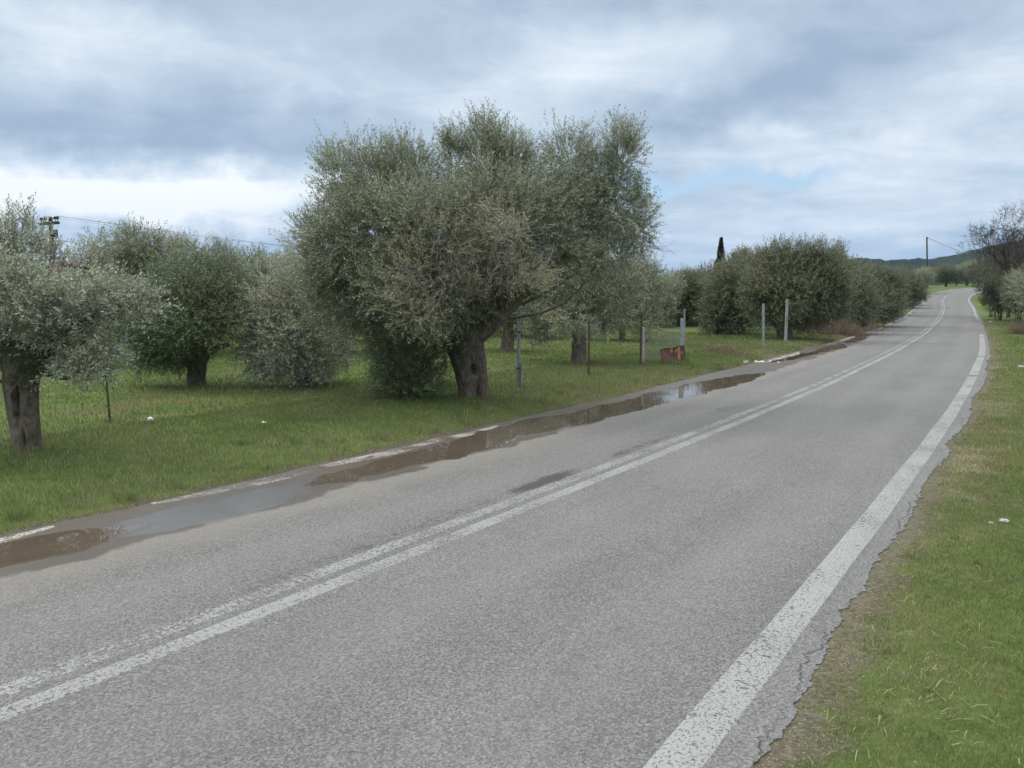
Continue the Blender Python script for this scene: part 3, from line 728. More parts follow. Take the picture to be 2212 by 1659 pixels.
# ---- the big olive in the middle
Y = 16.8; base = on_ground(1027, 862)
P, R = trunk_px(Y, [(1030, 885, 42), (1027, 862, 34), (1022, 830, 33), (1016, 790, 36), (1008, 750, 42), (1000, 715, 44), (995, 690, 36)])
L = [plobe(*a) for a in (
    (735, 375, 48, 72, Y, .3, None, .8, .8), (815, 400, 75, 80, Y, -.2, None, 1, .7), (885, 398, 70, 84, Y, .4, None, 1, .8), (990, 345, 42, 62, Y, .2, None, .9, .9), (1048, 338, 62, 78, Y, 0, None, .95, .9),
    (1110, 368, 64, 80, Y, .5, None, 1, .8), (800, 500, 110, 95, Y, -.6), (930, 500, 115, 100, Y, -1.2), (1060, 480, 110, 100, Y, -1.0), (1160, 470, 80, 95, Y, -.3),
    (715, 545, 75, 95, Y, .2), (680, 505, 42, 55, Y, .4, None, .8, .6), (755, 650, 75, 80, Y, .3), (880, 610, 80, 70, Y, -1.4),
    (1225, 348, 58, 80, Y, .6, None, .8, .85), (1345, 334, 48, 74, Y, .8, None, .75, .85), (1290, 372, 62, 68, Y, .8, None, .8, .7), (1320, 440, 78, 76, Y, .7, None, .72), (1240, 470, 80, 90, Y, .3, None, .8),
    (1378, 490, 42, 74, Y, .9, None, .62), (1300, 540, 80, 62, Y, .6, None, .6), (1200, 545, 80, 48, Y, -.2, None, .9), (1395, 408, 32, 44, Y, .9, None, .55),
    (1085, 580, 80, 42, Y, -1.3), (985, 660, 75, 50, Y, -1.0, None, .8, .1), (920, 660, 60, 60, Y, -1.7, None, .8, -.1), (850, 720, 62, 70, Y, .2, None, 1.0))]
limbs = [([at(1005, 735, Y), at(1065, 690, Y - .1), at(1110, 640, Y - .2), at(1172, 602, Y), at(1260, 520, Y + .4), at(1320, 430, Y + .7)], [.30, .25, .19, .13, .085, .05]),
         ([at(1000, 730, Y), at(955, 680, Y - .1), at(935, 610, Y), at(925, 500, Y)], [.26, .20, .14, .07]),
         ([at(965, 700, Y), at(900, 670, Y + .2), at(810, 640, Y + .3), at(760, 560, Y + .3), at(735, 420, Y + .3)], [.17, .13, .09, .06, .03]),
         ([at(1000, 720, Y), at(1030, 620, Y), at(1040, 480, Y)], [.20, .14, .07])]
big = olive(base, (P, R), L, 'large olive tree by the roadside with a hollowed trunk and grey dead twigs', 'olive trees of the grove', 215, .072, 14, M_OLIVE,
            at(998, 700, Y), .08, .32, dents=((.47, .28, .045, .20, .24, 0), (.27, .45, .11, .16, .22, 1.5), (.14, -.75, .02, .10, .09, 0), (.60, .5, .08, .3, .10, 1.)), gnarl=.12, extra_limbs=limbs, nb=3, sides=96, trunk_n=110)
gl = Geo()      # dark green sprouts round the head of the trunk
LS = [plobe(*a) for a in ((1000, 735, 52, 42, Y, -.15, .45, 1, .1), (960, 700, 45, 55, Y, -.3, .5, 1, .1), (1040, 655, 60, 40, Y, -.2, .5, .9, .1), (1130, 600, 50, 30, Y, -.3, .4, .8, .2), (970, 770, 30, 30, Y, -.2, .35, .8, -.3))]
B, D, C = fill(LS, 95, .16, .3); shoots(gl, B, D, .26 * rng.uniform(.6, 1.3, len(B)), 12, .065, .015)
gl.build('trunk_sprouts', [M_DARK, M_TWIG], big, base)['label'] = 'dark green sprouts round the fork'
def twig_cloud(lobes, n, seed, r0=.011, seg=.16, wander=.6, gen=6):
    g = Geo(); r = np.random.default_rng(seed)
    wts = np.array([l[3] * l[5] for l in lobes]); wts /= wts.sum()
    for k in range(n):
        l = lobes[r.choice(len(lobes), p=wts)]
        c = np.array(l[:3]); rad = np.array(l[3:6])
        p = c + nrm(r.normal(size=3)) * rad * r.uniform(.1, .95) ** .7
        d = nrm(nrm((p - c) / rad) * .8 + r.normal(0, .8, 3)); pts = [p]
        for q in range(r.integers(3, gen)):
            d = nrm(d + r.normal(0, wander, 3) + np.array([0, 0, -.06])); p = p + d * seg * r.uniform(.6, 1.3); pts.append(p)
        rr = r0 * r.uniform(.4, 1.)
        tube(g, pts, [rr, rr * .75, rr * .3], 3, len(pts) * 2, 0, cap=False)
        for q in range(2):
            b0 = pts[r.integers(1, len(pts))]; d2 = nrm(d + r.normal(0, .9, 3))
            tube(g, [b0, b0 + d2 * seg * .7, b0 + nrm(d2 + r.normal(0, .5, 3)) * seg * 1.5], [rr * .55, rr * .4, rr * .15], 3, 4, 0, cap=False)
    return g
LD = [plobe(*a) for a in ((965, 530, 80, 62, Y, -2.0, .45), (915, 610, 55, 70, Y, -2.2, .4), (895, 680, 36, 45, Y, -2.2, .35), (1000, 580, 55, 45, Y, -2.0, .4), (1085, 500, 50, 50, Y, -2.2, .4), (1110, 590, 70, 25, Y, -2.0, .3))]
twig_cloud(LD, 330, 5, .0085, .17).build('dead_twigs', M_DRYTWIG, big, base)['label'] = 'grey leafless dead twigs'
gy = Geo(); B, D, C = fill([(*q[:6], .75, .3) for q in LD], 62, .2, .2); shoots(gy, B, D, .26 * rng.uniform(.6, 1.3, len(B)), 12, .068, .018)
gy.build('pale_foliage', [M_YELLOW, M_DRYTWIG], big, base)['label'] = 'pale yellowish leaves among the dead twigs'
LT = [plobe(*a) for a in ((1385, 520, 30, 40, Y, .8, .4), (1395, 545, 22, 18, Y, .9, .3))]
twig_cloud(LT, 60, 8, .006, .16).build('bare_twigs', M_TWIG, big, base)

# ---- bush of suckers left of its trunk
Y2 = 16.6; b2 = stand(878, 17.0)
gb = Geo(); LB = [plobe(*a) for a in ((875, 800, 62, 62, Y2, 0, .6), (905, 760, 55, 55, Y2, .1, .55), (850, 835, 50, 40, Y2, 0, .5), (915, 830, 50, 42, Y2, -.1, .5), (835, 775, 40, 50, Y2, .3, .5))]
B, D, C = fill(LB, 115, .2, .4)
eb = empty('olive_bush', b2, 'dense dark green bush of suckers left of the large olive trunk', 'bush')
shoots(gb, B, D, .3 * rng.uniform(.6, 1.3, len(B)), 12, .066, .016)
gb.build('foliage', [M_DARK, M_TWIG], eb, b2)
gs2 = Geo()
for k in range(16):
    tip = np.array(LB[k % 5][:3]) + rng.normal(0, .25, 3); tube(gs2, [b2 + rng.normal(0, .10, 3) * (1, 1, 0) - (0, 0, .1), (b2 + tip) / 2 + rng.normal(0, .08, 3), tip], [.03, .02, .008], 5, 8)
gs2.build('stem', M_BARK, eb, b2)

# ---- left foreground olive
Y = 10.7; base = on_ground(60, 985)
P, R = trunk_px(Y, [(62, 1010, 34), (61, 985, 29), (58, 950, 27), (53, 910, 28), (49, 865, 30), (48, 830, 33), (51, 800, 34), (55, 775, 26)])
L = [plobe(*a) for a in (
    (30, 540, 85, 75, Y, .6, None, 1, .8), (105, 568, 52, 48, Y, .5, None, .75, .8), (-60, 560, 90, 100, Y, .4, None, 1, .7), (20, 640, 120, 80, Y, -.5), (140, 660, 95, 62, Y, -.4), (240, 650, 85, 50, Y, -.2), (310, 650, 42, 38, Y, 0),
    (170, 735, 84, 74, Y, -.3, None, 1, .1), (195, 775, 52, 44, Y, 0, None, 1, -.2), (120, 790, 62, 52, Y, .3, None, 1, -.1), (10, 740, 62, 55, Y, .3), (-80, 700, 100, 90, Y, 0), (-40, 810, 50, 45, Y, .4, None, .7, -.1), (195, 590, 42, 25, Y, .6, None, .5))]
limbs = [([at(62, 800, Y), at(85, 740, Y), at(110, 650, Y + .1), at(125, 575, Y + .4), at(150, 572, Y + .5), at(195, 580, Y + .6)], [.17, .12, .09, .06, .04, .02]),
         ([at(35, 810, Y), at(12, 740, Y + .2), at(10, 600, Y + .4)], [.16, .11, .05]),
         ([at(60, 790, Y), at(140, 705, Y - .3), at(260, 655, Y - .2)], [.12, .08, .03])]
lft = olive(base, (P, R), L, 'olive tree at the left border with a split pale trunk and hanging silver foliage', 'olive trees of the grove', 235, .066, 14, M_SILVER,
            at(50, 790, Y), .06, .30, dents=((.58, .1, .15, .17, .14, .4), (.30, .38, .07, .11, .10, 0), (.17, -.5, .022, .15, .08, 0), (.17, .6, .026, .18, .09, 0), (.74, -.25, .05, .32, .12, 0)), gnarl=.12, extra_limbs=limbs, nb=3, sides=96, trunk_n=120)
gl = Geo(); LS = [plobe(*a) for a in ((20, 775, 42, 40, Y, -.25, .25, 1, .1), (75, 760, 35, 32, Y, -.2, .25, .8, .1), (15, 720, 40, 40, Y, -.1, .25, .8, .2))]
B, D, C = fill(LS, 120, .12, .3); shoots(gl, B, D, .2 * rng.uniform(.6, 1.3, len(B)), 12, .055, .014)
gl.build('trunk_sprouts', [M_DARK, M_TWIG], lft, base)['label'] = 'bright green sprouts above the hollow'

# ---- spreading tree with the dark trunk
Y = 19.2; base = on_ground(425, 840)
P, R = trunk_px(Y, [(425, 855, 27), (425, 838, 22), (424, 815, 19), (428, 790, 19), (432, 770, 18)])
L = [plobe(*a) for a in ((410, 640, 90, 62, Y, -.4, None, 1, .6), (330, 680, 75, 60, Y, -.2), (480, 640, 55, 62, Y, .1), (420, 700, 85, 55, Y, -.8, None, 1, .1), (340, 745, 62, 45, Y, -.3, None, 1, -.1), (310, 775, 30, 38, Y, .1, None, .9, -.3),
                         (385, 770, 45, 35, Y, -.5, None, .9, -.2), (465, 700, 40, 35, Y, .3), (270, 690, 45, 50, Y, .2), (410, 590, 75, 40, Y, .4, None, 1, .7))]
limbs = [([at(430, 785, Y), at(448, 765, Y), at(470, 750, Y), at(496, 745, Y)], [.14, .10, .075, .05]), ([at(440, 765, Y), at(455, 738, Y), at(475, 728, Y)], [.09, .065, .035]),
         ([at(428, 780, Y), at(390, 735, Y), at(355, 710, Y), at(290, 720, Y)], [.12, .08, .05, .02])]
olive(base, (P, R), L, 'low spreading olive tree with a short dark trunk behind the rusty stake', 'olive trees of the grove', 210, .076, 13, M_DARK, at(430, 770, Y), .10, .34, gnarl=.12, extra_limbs=limbs)

# ---- silver tree drooping to the grass
Y = 19.5; base = stand(655, Y + .3)
P, R = trunk_px(Y + .3, [(655, 848, 20), (655, 815, 18), (650, 770, 17), (648, 720, 15)])
L = [plobe(*a) for a in ((580, 680, 62, 62, Y, -.5), (650, 640, 75, 65, Y, -.3, None, 1, .6), (560, 760, 50, 48, Y, -.4, None, 1, 0), (640, 740, 75, 65, Y, -1.0, None, 1, .1), (705, 720, 45, 70, Y, .2), (620, 795, 50, 34, Y, -.6, None, .9, -.3),
                         (690, 790, 42, 30, Y, -.4, None, .9, -.3), (600, 600, 55, 40, Y, .5, None, 1, .7), (740, 770, 30, 40, Y, .3, None, .8, -.1))]
olive(base, (P, R), L, 'silvery olive tree drooping to the grass left of the large olive', 'olive trees of the grove', 205, .076, 13, M_SILVER, at(650, 730, Y), .09, .34)

# ---- darker trees filling the grove behind, tops against the sky
def grove(px, y, tops, label, mats=M_OLIVE, dens=125, leaf=.10, low=.8, seed_lobes=(), tr=.22, group='olive trees of the grove'):
    b = stand(px, y)
    p0 = b - np.array([0, 0, .15]); hgt = max(low, 1.2)
    P = [p0, b + (0.0, 0, .2), b + rng.normal(0, .06, 3) + (0, 0, hgt * .6), b + rng.normal(0, .10, 3) + (0, 0, hgt)]
    L = [plobe(q[0], q[1], q[2], q[3], y, rng.uniform(-.8, .8), None, q[4] if len(q) > 4 else 1., q[5] if len(q) > 5 else .55) for q in tops]
    return olive(b, (P, [tr * 1.35, tr * 1.1, tr, tr * .95]), L, label, group, dens, leaf, 11, mats, None, .09, .4, sides=24, trunk_n=24, nb=2, clump=.3)
grove(215, 25, ((212, 530, 32, 36), (235, 570, 45, 45), (180, 600, 50, 55), (225, 660, 60, 60), (195, 515, 14, 22, .6)), 'olive tree whose narrow tuft of a top rises just right of the power pole')
grove(310, 27, ((300, 525, 48, 38), (350, 560, 45, 45), (290, 580, 55, 50), (320, 640, 70, 60), (265, 540, 28, 28), (340, 540, 25, 25)), 'olive tree with a broad dark top above the spreading tree')
grove(450, 30, ((400, 550, 45, 36), (470, 545, 32, 28), (440, 590, 62, 48), (490, 600, 45, 55), (420, 650, 75, 55), (375, 535, 25, 25)), 'olive tree with two rounded tufts on top left of the bare twigs')
grove(545, 33, ((540, 570, 35, 30), (580, 590, 45, 40), (520, 620, 50, 55), (570, 660, 60, 60)), 'dark olive tree between the tufted tree and the silvery tree', M_DARK)
grove(1095, 31, ((1095, 655, 62, 50), (1150, 640, 50, 50), (1050, 640, 50, 55), (1110, 590, 60, 50), (1170, 690, 40, 30)), 'olive tree filling the gap under the big limb right of the hollowed trunk')
grove(625, 27, ((620, 590, 35, 45), (660, 590, 30, 40), (640, 660, 60, 60)), 'olive tree showing above the silvery tree against the pale sky', M_OLIVE)

grove(1600, 54, ((1590, 590, 34, 40), (1625, 580, 34, 36), (1610, 640, 45, 50), (1645, 615, 30, 45), (1660, 570, 16, 34), (1600, 562, 14, 26)), 'brownish olive tree filling the row between the cypress and the forked tree', M_FAR, 85, .13)
grove(1515, 66, ((1500, 615, 34, 24), (1530, 600, 26, 26), (1520, 650, 40, 36)), 'olive tree just left of the cypress, low in the row', M_FAR, 80, .14)
grove(1805, 56, ((1795, 580, 32, 36), (1830, 595, 30, 30), (1815, 640, 45, 45), (1850, 612, 26, 30), (1806, 560, 14, 28)), 'olive tree joining the forked tree to the roadside hedge', M_FAR, 85, .13)
grove(1425, 58, ((1420, 640, 34, 34), (1450, 625, 26, 28), (1430, 680, 34, 26)), 'olive tree behind the chain link mesh, left of the rounded dark one', M_OLIVE, 75, .13)
# ---- trunk right of the big tree
Y = 25.8; base = on_ground(1250, 792)
P, R = trunk_px(Y, [(1250, 806, 25), (1250, 792, 19), (1251, 765, 15), (1250, 730, 15), (1247, 700, 14), (1245, 670, 13)])
L = [plobe(*a) for a in ((1250, 600, 75, 55, Y, 0), (1180, 650, 55, 48, Y, .5, None, .9, .1), (1310, 640, 65, 50, Y, .3, None, .8, .2), (1240, 690, 60, 38, Y, -.8, None, .7, -.2), (1350, 600, 42, 45, Y, .5, None, .7), (1160, 700, 35, 40, Y, .8, None, .8, -.2), (1320, 700, 38, 30, Y, .4, None, .6, -.2), (1250, 530, 80, 55, Y, .5, None, .7))]
olive(base, (P, R), L, 'olive tree with a tall straight trunk between the galvanised pole and the thin rusty stake', 'olive trees of the grove', 165, .086, 13, M_OLIVE, at(1246, 680, Y), .11, .38, gnarl=.13, sides=48)

# ---- the trees along the road further right
def roadside(px, py_base, y, trunk, lobes, label, mats=M_FAR, dens=95, leaf=.12, limbs=()):
    b = stand(px, y)
    P, R = trunk_px(y, trunk)
    L = [plobe(q[0], q[1], q[2] * 1.05, q[3] * 1.04, y, q[4] if len(q) > 4 else rng.uniform(-.8, .8), None, q[5] if len(q) > 5 else 1., .5) for q in lobes]
    return olive(b, (P, R), L, label, 'olive trees of the grove', dens, leaf, 11, mats, None, .11, .42, sides=24, trunk_n=24, nb=3, clump=.34, extra_limbs=limbs)
roadside(1343, 742, 39, [(1343, 748, 11), (1343, 738, 8), (1344, 720, 6), (1345, 700, 6)], ((1340, 650, 60, 48), (1395, 630, 45, 48), (1400, 590, 25, 38), (1300, 680, 45, 35), (1385, 680, 42, 38), (1345, 600, 50, 45)), 'grey-green olive tree with a small black trunk left of the pale post', M_OLIVE, 95, .11)
roadside(1478, 712, 62, [(1480, 716, 8), (1480, 708, 7), (1482, 698, 7), (1484, 690, 7)], ((1478, 655, 48, 52), (1440, 680, 32, 45), (1515, 670, 35, 55), (1475, 615, 50, 26), (1450, 715, 28, 30), (1500, 715, 30, 25), (1528, 720, 22, 30)), 'rounded dark olive tree behind the rusty sheet and twin posts', M_DARK, 90, .12)
roadside(1558, 728, 46, [(1556, 735, 14), (1556, 722, 10), (1556, 705, 9), (1558, 690, 9)], ((1562, 622, 38, 46), (1600, 600, 32, 38), (1560, 665, 42, 45), (1612, 650, 36, 60), (1580, 700, 32, 30), (1542, 690, 26, 32)), 'tall narrow brownish olive tree in front of the cypress', M_FAR, 90, .125)
roadside(1695, 740, 40.5, [(1700, 748, 22), (1698, 738, 17), (1694, 722, 15), (1692, 712, 15)], ((1680, 590, 55, 52), (1740, 578, 45, 46), (1768, 556, 22, 26), (1800, 590, 28, 48), (1700, 640, 70, 48), (1640, 650, 35, 48), (1760, 630, 55, 60), (1690, 550, 40, 30), (1800, 640, 35, 50), (1740, 680, 45, 30), (1630, 610, 25, 30)),
         'tall olive tree with a forked dark trunk behind the concrete post', M_FAR, 95, .12,
         limbs=[([at(1694, 714, 40.5), at(1680, 702, 40.5), at(1668, 688, 40.4), at(1655, 660, 40.3)], [.32, .22, .16, .08]), ([at(1697, 714, 40.5), at(1704, 700, 40.5), at(1704, 680, 40.4), at(1710, 640, 40.3)], [.30, .22, .17, .09])])
roadside(1860, 693, 49, [(1874, 698, 11), (1868, 690, 10), (1856, 678, 9), (1842, 668, 8)], ((1850, 650, 42, 42), (1820, 640, 38, 40), (1880, 665, 28, 26), (1800, 690, 32, 36), (1840, 610, 36, 32)), 'low olive tree with a leaning trunk beside the dry roadside weeds', M_FAR, 85, .13)
roadside(1892, 680, 60, [(1892, 690, 10), (1892, 680, 8), (1892, 665, 7)], ((1880, 612, 42, 36), (1920, 618, 34, 34), (1895, 655, 44, 32), (1930, 655, 24, 26), (1862, 640, 30, 40)), 'olive tree overhanging the left edge of the road before the bend', M_FAR, 75, .15)
roadside(1952, 660, 82, [(1952, 665, 8), (1952, 655, 7), (1952, 645, 6)], ((1950, 612, 30, 24), (1973, 622, 22, 20), (1955, 640, 28, 20), (1990, 628, 14, 14)), 'smaller olive tree at the end of the left hedge nearest the bend', M_FAR, 45, .18)

roadside(1958, 656, 98, [(1958, 660, 7), (1958, 652, 6), (1958, 642, 5)], ((1952, 618, 26, 24), (1978, 628, 17, 18), (1960, 643, 26, 15), (1986, 640, 9, 9)), 'last small olive tree of the left hedge, touching the road edge line', M_FAR, 45, .18)

# trees beyond the bend and deep in the grove: copies of three spare trees
def spare(seed, mats, w_, h_):
    r = np.random.default_rng(seed)
    b = np.array([0., 0, 0])
    L = [(r.uniform(-.6, .6) * w_, r.uniform(-.6, .6) * w_, h_ * r.uniform(.42, .78), w_ * r.uniform(.34, .5), w_ * r.uniform(.34, .5), h_ * r.uniform(.17, .26), 1., .5) for k in range(9)]
    L.append((0, 0, h_ * .5, w_ * .6, w_ * .6, h_ * .3, 1, .5))
    return olive(b, ([(0, 0, -.2), (0, 0, .2), (.05, 0, h_ * .2), (.1, .05, h_ * .35)], [.34, .26, .22, .2]), L, 'spare', 'olive trees deep in the grove', 60, .15, 11, mats, None, .07, .45, sides=16, trunk_n=14, nb=3, clump=.35)
SP3 = [spare(1, M_OLIVE, 2.6, 5.0), spare(2, M_FAR, 2.8, 4.6), spare(3, M_DARK, 2.4, 4.4)]
used = [False] * 3
def place(kind, x, y, sc, label, group):
    z = float(gz(x, y)[0]); rz = rng.uniform(0, 6.28); s3 = (sc * rng.uniform(.95, 1.1), sc * rng.uniform(.95, 1.1), sc)
    if not used[kind]:
        t = SP3[kind]; used[kind] = True; t.location = (x, y, z); t.rotation_euler = (0, 0, rz); t.scale = s3; t['label'] = label; t['group'] = group
        return t
    return copy_thing(SP3[kind], (x, y, z), rz, s3, label, group)
for k, (px, y, sc) in enumerate(((2040, 150, .9), (2062, 158, .75), (2085, 150, .95), (2110, 140, .85), (2022, 165, .8), (2135, 150, 1.0), (1996, 141, .8))):
    p = stand(px, y); place((k + 1) % 3, p[0], p[1], sc, ['olive tree beyond the bend behind the left delineator', 'small olive tree beyond the bend, between two fuller ones', 'round olive tree beyond the bend above the road end',
          'olive tree beyond the bend touching the bare tree', 'distant olive tree right behind the plain dark pole', 'olive tree beyond the bend hidden behind the bare tree', 'olive tree hiding the foot of the plain dark pole'][k], 'olive trees beyond the bend')
deep = [(30, 38), (110, 44), (190, 40), (300, 46), (390, 42), (480, 48), (560, 44), (640, 50), (730, 46), (800, 40), (880, 52), (960, 46), (1060, 50), (1120, 44), (1175, 42), (1300, 56), (1240, 60), (1385, 78), (1450, 95), (1530, 74), (1610, 70), (1660, 62), (1740, 66), (1800, 74), (1850, 84), (740, 32), (700, 60), (1010, 66), (250, 58), (-60, 30), (-30, 48), (1860, 100), (1925, 110), (1985, 125), (1690, 84), (1780, 92), (1895, 90), (1600, 84), (1950, 104)]
for k, (px, y) in enumerate(deep):
    p = stand(px, y)
    place(k % 3, p[0], p[1], rng.uniform(.85, 1.05) * (1.15 if 1555 < px < 1790 else .85), 'olive tree deep in the grove, mostly hidden by the trees in front', 'olive trees deep in the grove')
p = stand(2222, 66); place(1, p[0], p[1], .85, 'grey-green olive tree at the right border beside the dark shrub', 'olive trees right of the road')
p = stand(2262, 58); place(0, p[0], p[1], .95, 'olive tree at the right border, only its left half in the picture', 'olive trees right of the road')

# ---- cypresses
def cypress(px, y, py_top, wpx, label):
    b = stand(px, y); top = at(px, py_top, y); h = top[2] - b[2]
    e = empty('cypress_tree', b, label, 'cypress', 'cypress trees behind the grove')
    gt = Geo(); tube(gt, [b - (0, 0, .2), b + (0, 0, h * .5), top - (0, 0, .3)], [.22, .14, .03], 8, 12, 0, .05); gt.build('trunk', M_BARK, e, b)
    n = 4200; u = rng.uniform(.12, 1, n) ** .8
    tier = .72 + .42 * np.abs(np.sin(u * 17 + rng.uniform(0, 6)))
    r = wpx * y / FPX * (1.01 - u) ** 1.35 * tier * rng.uniform(.45, 1.05, n); a = rng.uniform(0, 2 * PI, n)
    r *= 1 + .45 * (vnoise(np.stack([np.cos(a) * 1.6, np.sin(a) * 1.6, u * 9], -1), 3) - .5)
    B = b + np.stack([r * np.cos(a), r * np.sin(a), u * h], 1)
    D = np.stack([np.cos(a), np.sin(a), .75 + 0 * a], 1) + rng.normal(0, .2, (n, 3))
    gc = Geo(); shoots(gc, B, D, (.12 + .26 * (1 - u)) * rng.uniform(.6, 1.2, n), 9, .11, .05, spread=.5); gc.build('crown', [M_CYP, M_TWIG], e, b)
cypress(1553, 78, 515, 40, 'tall dark cypress with a pointed tip, the leftmost of the conifers')
cypress(1582, 80, 548, 34, 'shorter blunt cypress right of the pointed one')
cypress(1628, 82, 558, 28, 'low cypress tip showing between the brownish olive tree and the forked one')

# ---- bare deciduous tree and shrubs on the right
def bare_tree(name, b, hgt, label, spread, seed, levels=6, lean=(0, 0), minr=.027):
    r = np.random.default_rng(seed)
    e = empty(name, b, label, 'tree'); gt = Geo(); gb = Geo()
    def grow(p, d, ln, rad, lv):
        n = 3; pts = [p]
        for q in range(n):
            d = nrm(d + r.normal(0, .17, 3) + np.array([0, 0, .07])); p = p + d * ln / n; pts.append(p)
        rad = max(rad, minr)
        tube(gt if lv >= levels - 1 else gb, pts, [rad, rad * .85, rad * .66], 7 if lv > 3 else 4, 6 if lv > 2 else 4, 0, cap=False)
        if lv <= 0: return
        for q in range(r.integers(2, 5) if lv < levels else 4):
            dd = nrm(d * .75 + nrm(r.normal(size=3) * np.array([1, 1, .7])) * spread)
            grow(pts[-1] if q < 2 else pts[-2], dd, ln * r.uniform(.62, .86), rad * r.uniform(.5, .68), lv - 1)
    grow(b - np.array([0, 0, .2]), nrm(np.array([lean[0], lean[1], 1.])), hgt * .36, hgt * .022, levels)
    gt.build('trunk', M_BARE, e, b); gb.build('branches', M_BARE, e, b)
    return e
bare_tree('bare_tree', stand(2178, 74), 8.6, 'leafless brown tree with spreading branches against the sky on the right', .70, 4, 7, (0, 0), .012)
bare_tree('bare_tree', stand(2222, 70), 8.2, 'leafless tree cut by the right border, behind the right olive', .7, 12, 7, (0, 0), .012)
bare_tree('bare_tree', stand(2150, 108), 7.0, 'low leafless tree left of the bare spreading tree, above the bend', .5, 21, 6, (0, 0), .03)
tt = bare_tree('bare_tree', stand(626, 36), 4.6, 'thin bare twiggy tree top left of the large olive crown', .5, 30, 5, (0, 0), .007)
def shrub(name, px, y, lobes, label, mats, dens, leaf, slen=.3, per=10, cat='shrub', up=.5, stems=10, group=None, cw=None):
    b = stand(px, y); e = empty(name, b, label, cat, group); g = Geo()
    L = [plobe(q[0], q[1], q[2], q[3], y, rng.uniform(-.4, .4), None, 1., up) for q in lobes]
    B, D, C = fill(L, dens, .2, .25); shoots(g, B, D, slen * rng.uniform(.6, 1.3, len(B)), per, leaf, cw or leaf * .3)
    g.build('foliage', [mats, M_TWIG], e, b)
    gs = Geo()
    for k in range(stems):
        tip = np.array(L[k % len(L)][:3]) + rng.normal(0, .15, 3); tube(gs, [b - (0, 0, .1) + rng.normal(0, .1, 3) * (1, 1, 0), (b + tip) / 2 + rng.normal(0, .08, 3), tip], [.03, .02, .008], 5, 6)
    gs.build('stem', M_BARE, e, b)
    return e
shrub('dark_shrub', 2158, 68, ((2140, 612, 30, 30), (2165, 620, 30, 32), (2150, 638, 26, 22), (2175, 645, 26, 18), (2125, 622, 16, 16), (2150, 658, 24, 14), (2178, 662, 24, 14)), 'dark brown-green shrub overhanging the right side of the bend', M_SHRUB, 46, .10)
shrub('dark_shrub', 2140, 76, ((2150, 575, 40, 30), (2180, 565, 36, 36), (2125, 590, 26, 24), (2195, 590, 30, 30)), 'brownish thicket under the bare tree branches', leaf_mat('thicket_leaves', (.066, .058, .036), (.118, .104, .062), (.13, .115, .075)), 30, .09)
shrub('grey_shrub', 2200, 62, ((2195, 620, 30, 28), (2215, 605, 28, 34), (2185, 645, 24, 20), (2215, 645, 30, 24), (2195, 662, 26, 14)), 'grey-green rounded shrub in front of the right olive trees', M_FAR, 42, .10)
def weeds(px, y, wpx, hpx, n, label, seed):
    """a stand of dry stems"""
    r = np.random.default_rng(seed); c = stand(px, y); m = y / FPX; g = Geo()
    x = c[0] + r.normal(0, wpx * m * .45, n); yy = c[1] + r.normal(0, .8, n); z = gz(x, yy)
    h = hpx * m * r.uniform(.45, 1.1, n) * np.exp(-((x - c[0]) / (wpx * m)) ** 2)
    B = np.stack([x, yy, z], 1); D = np.array([0, 0, 1.]) + r.normal(0, .22, (n, 3))
    shoots(g, B, D, h, 9, .11, .012, 0, 1, .5)
    o = g.build('dry_weeds', [M_DRY, M_STALK], None, c); tag(o, label, 'weeds', 'dry weeds by the road')
    return o
weeds(1800, 47, 80, 46, 1500, 'broad stand of reddish dry weeds under the forked olive tree', 1)
weeds(1868, 54, 40, 30, 600, 'dry weeds beside the leaning trunk', 2)
weeds(1905, 66, 30, 22, 450, 'small clump of pinkish dry weeds at the left road edge before the bend', 3)
weeds(2212, 47, 16, 40, 500, 'dry brown weeds on the verge at the right border', 4)
weeds(1560, 30.5, 50, 14, 500, 'dry weeds right of the rusty sheet', 6)

